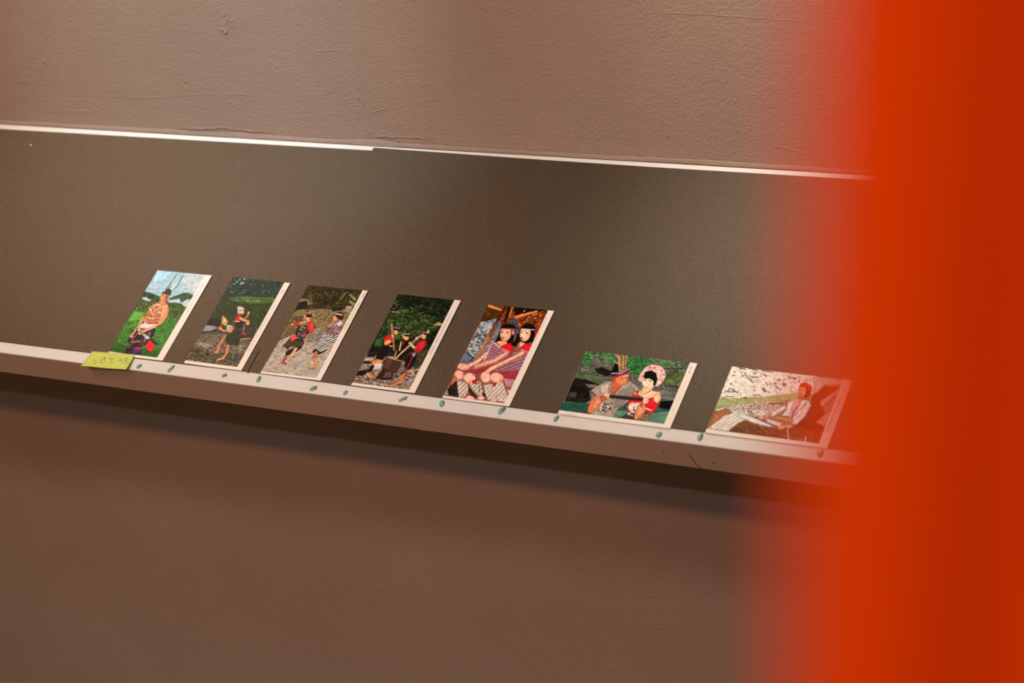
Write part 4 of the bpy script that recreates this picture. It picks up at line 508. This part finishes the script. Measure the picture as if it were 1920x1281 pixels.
PUT = [(-0.5237,-0.0069,.0070,.0042,-.3,'teal putty lump half hidden by the left edge of the green sticky note',0),
 (-0.4416,-0.0105,.0075,.0050,-.5,'teal putty lump just right of the green sticky note',1),
 (-0.3914,-0.0072,.0115,.0042,-.35,'long teal putty smear below the gap between first and second postcards',2),
 (-0.3078,-0.0070,.0070,.0050,-.9,'thin teal putty flake below the second postcard',1),
 (-0.2555,-0.0065,.0090,.0050,0.2,'teal putty lump left of the lower left corner of the third postcard',1),
 (-0.1723,-0.0092,.0095,.0055,-.8,'dark teal putty lump below the lower right corner of the third postcard',2),
 (-0.1256,-0.0092,.0070,.0050,-.2,'teal putty lump below the lower left corner of the fourth postcard',0),
 (-0.0447,-0.0078,.0100,.0042,-.9,'teal putty lump below the lower right corner of the fourth postcard',2),
 (0.0086,-0.0071,.0090,.0060,0.3,'oval teal putty lump below the lower left corner of the fifth postcard',0),
 (0.0104,0.0060,.0070,.0055,0.4,'small pointed putty flake stuck on the lower left corner of the fifth postcard',1),
 (0.0884,-0.0060,.0105,.0062,-.4,'largest teal putty lump, below the lower right corner of the fifth postcard',1),
 (0.16,-0.0075,.0085,.0046,-.2,'teal putty lump by the lower left corner of the couple postcard',2),
 (0.2895,-0.0105,.0075,.0058,-.3,'teal putty lump below the lower right corner of the couple postcard',0),
 (0.3376,-0.0070,.0090,.0052,0.1,'teal putty lump by the lower left corner of the weaver postcard',1),
 (0.4756,-0.0078,.0095,.0060,0.0,'grey-green putty lump below the right end of the weaver postcard',0)]
for i, (x, y, L_, w_, a, label, st) in enumerate(PUT):
    putty(x, y, L_, w_, a, label, i*2.3+1, BT+0.0009 if i == 9 else -0.0004, st)

# ------------------------------------------------------------------ sticky note
q00, q10, q11, q01 = (-0.5258, 0.0020), (-0.4566, 0.0056), (-0.4535, -0.0205), (-0.5262, -0.0247)
def note_pt(u, v, lift=0.0):
    x = (q00[0]*(1-u)+q10[0]*u)*(1-v)+(q01[0]*(1-u)+q11[0]*u)*v
    y = (q00[1]*(1-u)+q10[1]*u)*(1-v)+(q01[1]*(1-u)+q11[1]*u)*v
    z = 0.0019 + 0.0028*v*v + 0.0012*v*math.cos(u*PI*2)*0.5 + 0.0006*math.sin(u*5)*v
    return W(x, y, z+lift)
nu, nv = 24, 12; vs = []
for s in (0.0, -0.00012):
    for j in range(nv+1):
        for i in range(nu+1): vs.append(note_pt(i/nu, j/nv, s))
N_ = (nu+1)*(nv+1); fs = []
for j in range(nv):
    for i in range(nu):
        a = j*(nu+1)+i; fs.append((a+nu+1, a+nu+2, a+1, a)); fs.append((N_+a, N_+a+1, N_+a+nu+2, N_+a+nu+1))
rimv = [i for i in range(nu+1)] + [j*(nu+1)+nu for j in range(1, nv+1)] + [nv*(nu+1)+i for i in range(nu-1, -1, -1)] + [j*(nu+1) for j in range(nv-1, 0, -1)]
for a, b2 in zip(rimv, rimv[1:]+rimv[:1]): fs.append((a, b2, N_+b2, N_+a))
note = mesh('sticky_note', vs, fs, m_note, None, True)
tag(note, 'lime green sticky note with handwriting overlapping the white rim and first postcard', 'note')
# handwriting, traced in note coordinates (u right, v down)
NC = [(420,262),(1385,305),(1215,710),(210,632)]
def un(x, y):                                # inverse bilinear of the note outline
    u = v = 0.5
    for _ in range(12):
        px = (NC[0][0]*(1-u)+NC[1][0]*u)*(1-v)+(NC[3][0]*(1-u)+NC[2][0]*u)*v - x; py = (NC[0][1]*(1-u)+NC[1][1]*u)*(1-v)+(NC[3][1]*(1-u)+NC[2][1]*u)*v - y
        a = (NC[1][0]-NC[0][0])*(1-v)+(NC[2][0]-NC[3][0])*v; b2 = (NC[3][0]-NC[0][0])*(1-u)+(NC[2][0]-NC[1][0])*u
        c = (NC[1][1]-NC[0][1])*(1-v)+(NC[2][1]-NC[3][1])*v; d = (NC[3][1]-NC[0][1])*(1-u)+(NC[2][1]-NC[1][1])*u
        det = a*d-b2*c; u -= (d*px-b2*py)/det; v -= (-c*px+a*py)/det
    return u, v
STROKES = [[(545,380),(535,400)],[(440,480),(475,465),(500,468)],[(480,505),(510,490),(540,505)],[(480,540),(520,565),(545,530)],
 [(640,410),(735,405),(715,470)],[(655,430),(640,470),(700,455)],[(640,470),(650,500)],[(715,400),(720,520)],[(630,520),(620,548),(690,540)],
 [(850,400),(820,430),(830,460),(880,450),(890,425),(850,405)],[(900,445),(945,440)],[(835,510),(870,520),(960,500)],
 [(1040,415),(1100,410),(1085,460)],[(1015,480),(1060,475),(1110,468)],[(1050,440),(1045,470)],
 [(1150,420),(1165,450),(1200,400),(1225,390)],[(1225,395),(1245,460)],[(1160,455),(1200,490),(1230,485)],[(1180,510),(1215,535),(1290,535)],[(1110,520),(1100,545)],[(1125,530),(1165,550)],[(1190,420),(1180,470)]]
vs = []; fs = []
for st in STROKES:
    uv = [un(*p) for p in st]; P = []
    for a, b2 in zip(uv, uv[1:]):
        for k in range(4): P.append((a[0]+(b2[0]-a[0])*k/4, a[1]+(b2[1]-a[1])*k/4))
    P.append(uv[-1]); base = len(vs)
    for i, p in enumerate(P):
        a = P[max(0, i-1)]; b2 = P[min(len(P)-1, i+1)]; d = Vector(((b2[0]-a[0])*70, (b2[1]-a[1])*27)); d.normalize(); w_ = 0.36
        for s in (-1, 1): vs.append(note_pt(p[0]-d.y*s*w_/70, p[1]+d.x*s*w_/27, 0.00012))
    for i in range(len(P)-1): a = base+2*i; fs.append((a, a+1, a+3, a+2))
hw = mesh('handwriting', vs, fs, m_ink, note)

# ------------------------------------------------------------------ orange cloth hanging close to the camera
ct = Vector((-0.0640, 0.1522, -0.0372)); cb = Vector((-0.0699, 0.1509, -0.1002))
axis = (ct-cb)/((ct-cb).z)                   # run of the hem per metre of height
side = Vector((0.985, 0.17, 0.0)).normalized(); nrm = side.cross(Vector((0, 0, 1))).normalized()
nu, nv = 90, 40; vs = []
zs = [-1.05+2.0*j/nv for j in range(nv+1)]
for s in (0, 1):
    for z in zs:
        for i in range(nu+1):
            u = 0.62*(i/nu)**1.6
            fold = 0.0014*math.sin(u*190+0.4+z*1.5)*min(1, u/0.012+0.15)*(1+6*min(1, u/0.2)) + 0.02*min(1, u/0.3)*math.sin(u*24+z)
            p = Vector(cam_loc)+ct+axis*(z-ct.z)+side*u+nrm*(fold*1.0+s*0.0007)
            vs.append(p)
N_ = (nu+1)*(nv+1); fs = []
for j in range(nv):
    for i in range(nu):
        a = j*(nu+1)+i; fs.append((a, a+1, a+nu+2, a+nu+1)); fs.append((N_+a+nu+1, N_+a+nu+2, N_+a+1, N_+a))
rimv = [i for i in range(nu+1)] + [j*(nu+1)+nu for j in range(1, nv+1)] + [nv*(nu+1)+i for i in range(nu-1, -1, -1)] + [j*(nu+1) for j in range(nv-1, 0, -1)]
for a, b2 in zip(rimv, rimv[1:]+rimv[:1]): fs.append((a, N_+a, N_+b2, b2))
cloth = mesh('hanging_cloth', vs, fs, m_cloth, None, True)
tag(cloth, 'out-of-focus orange-red cloth hanging close by at the right edge', 'cloth')
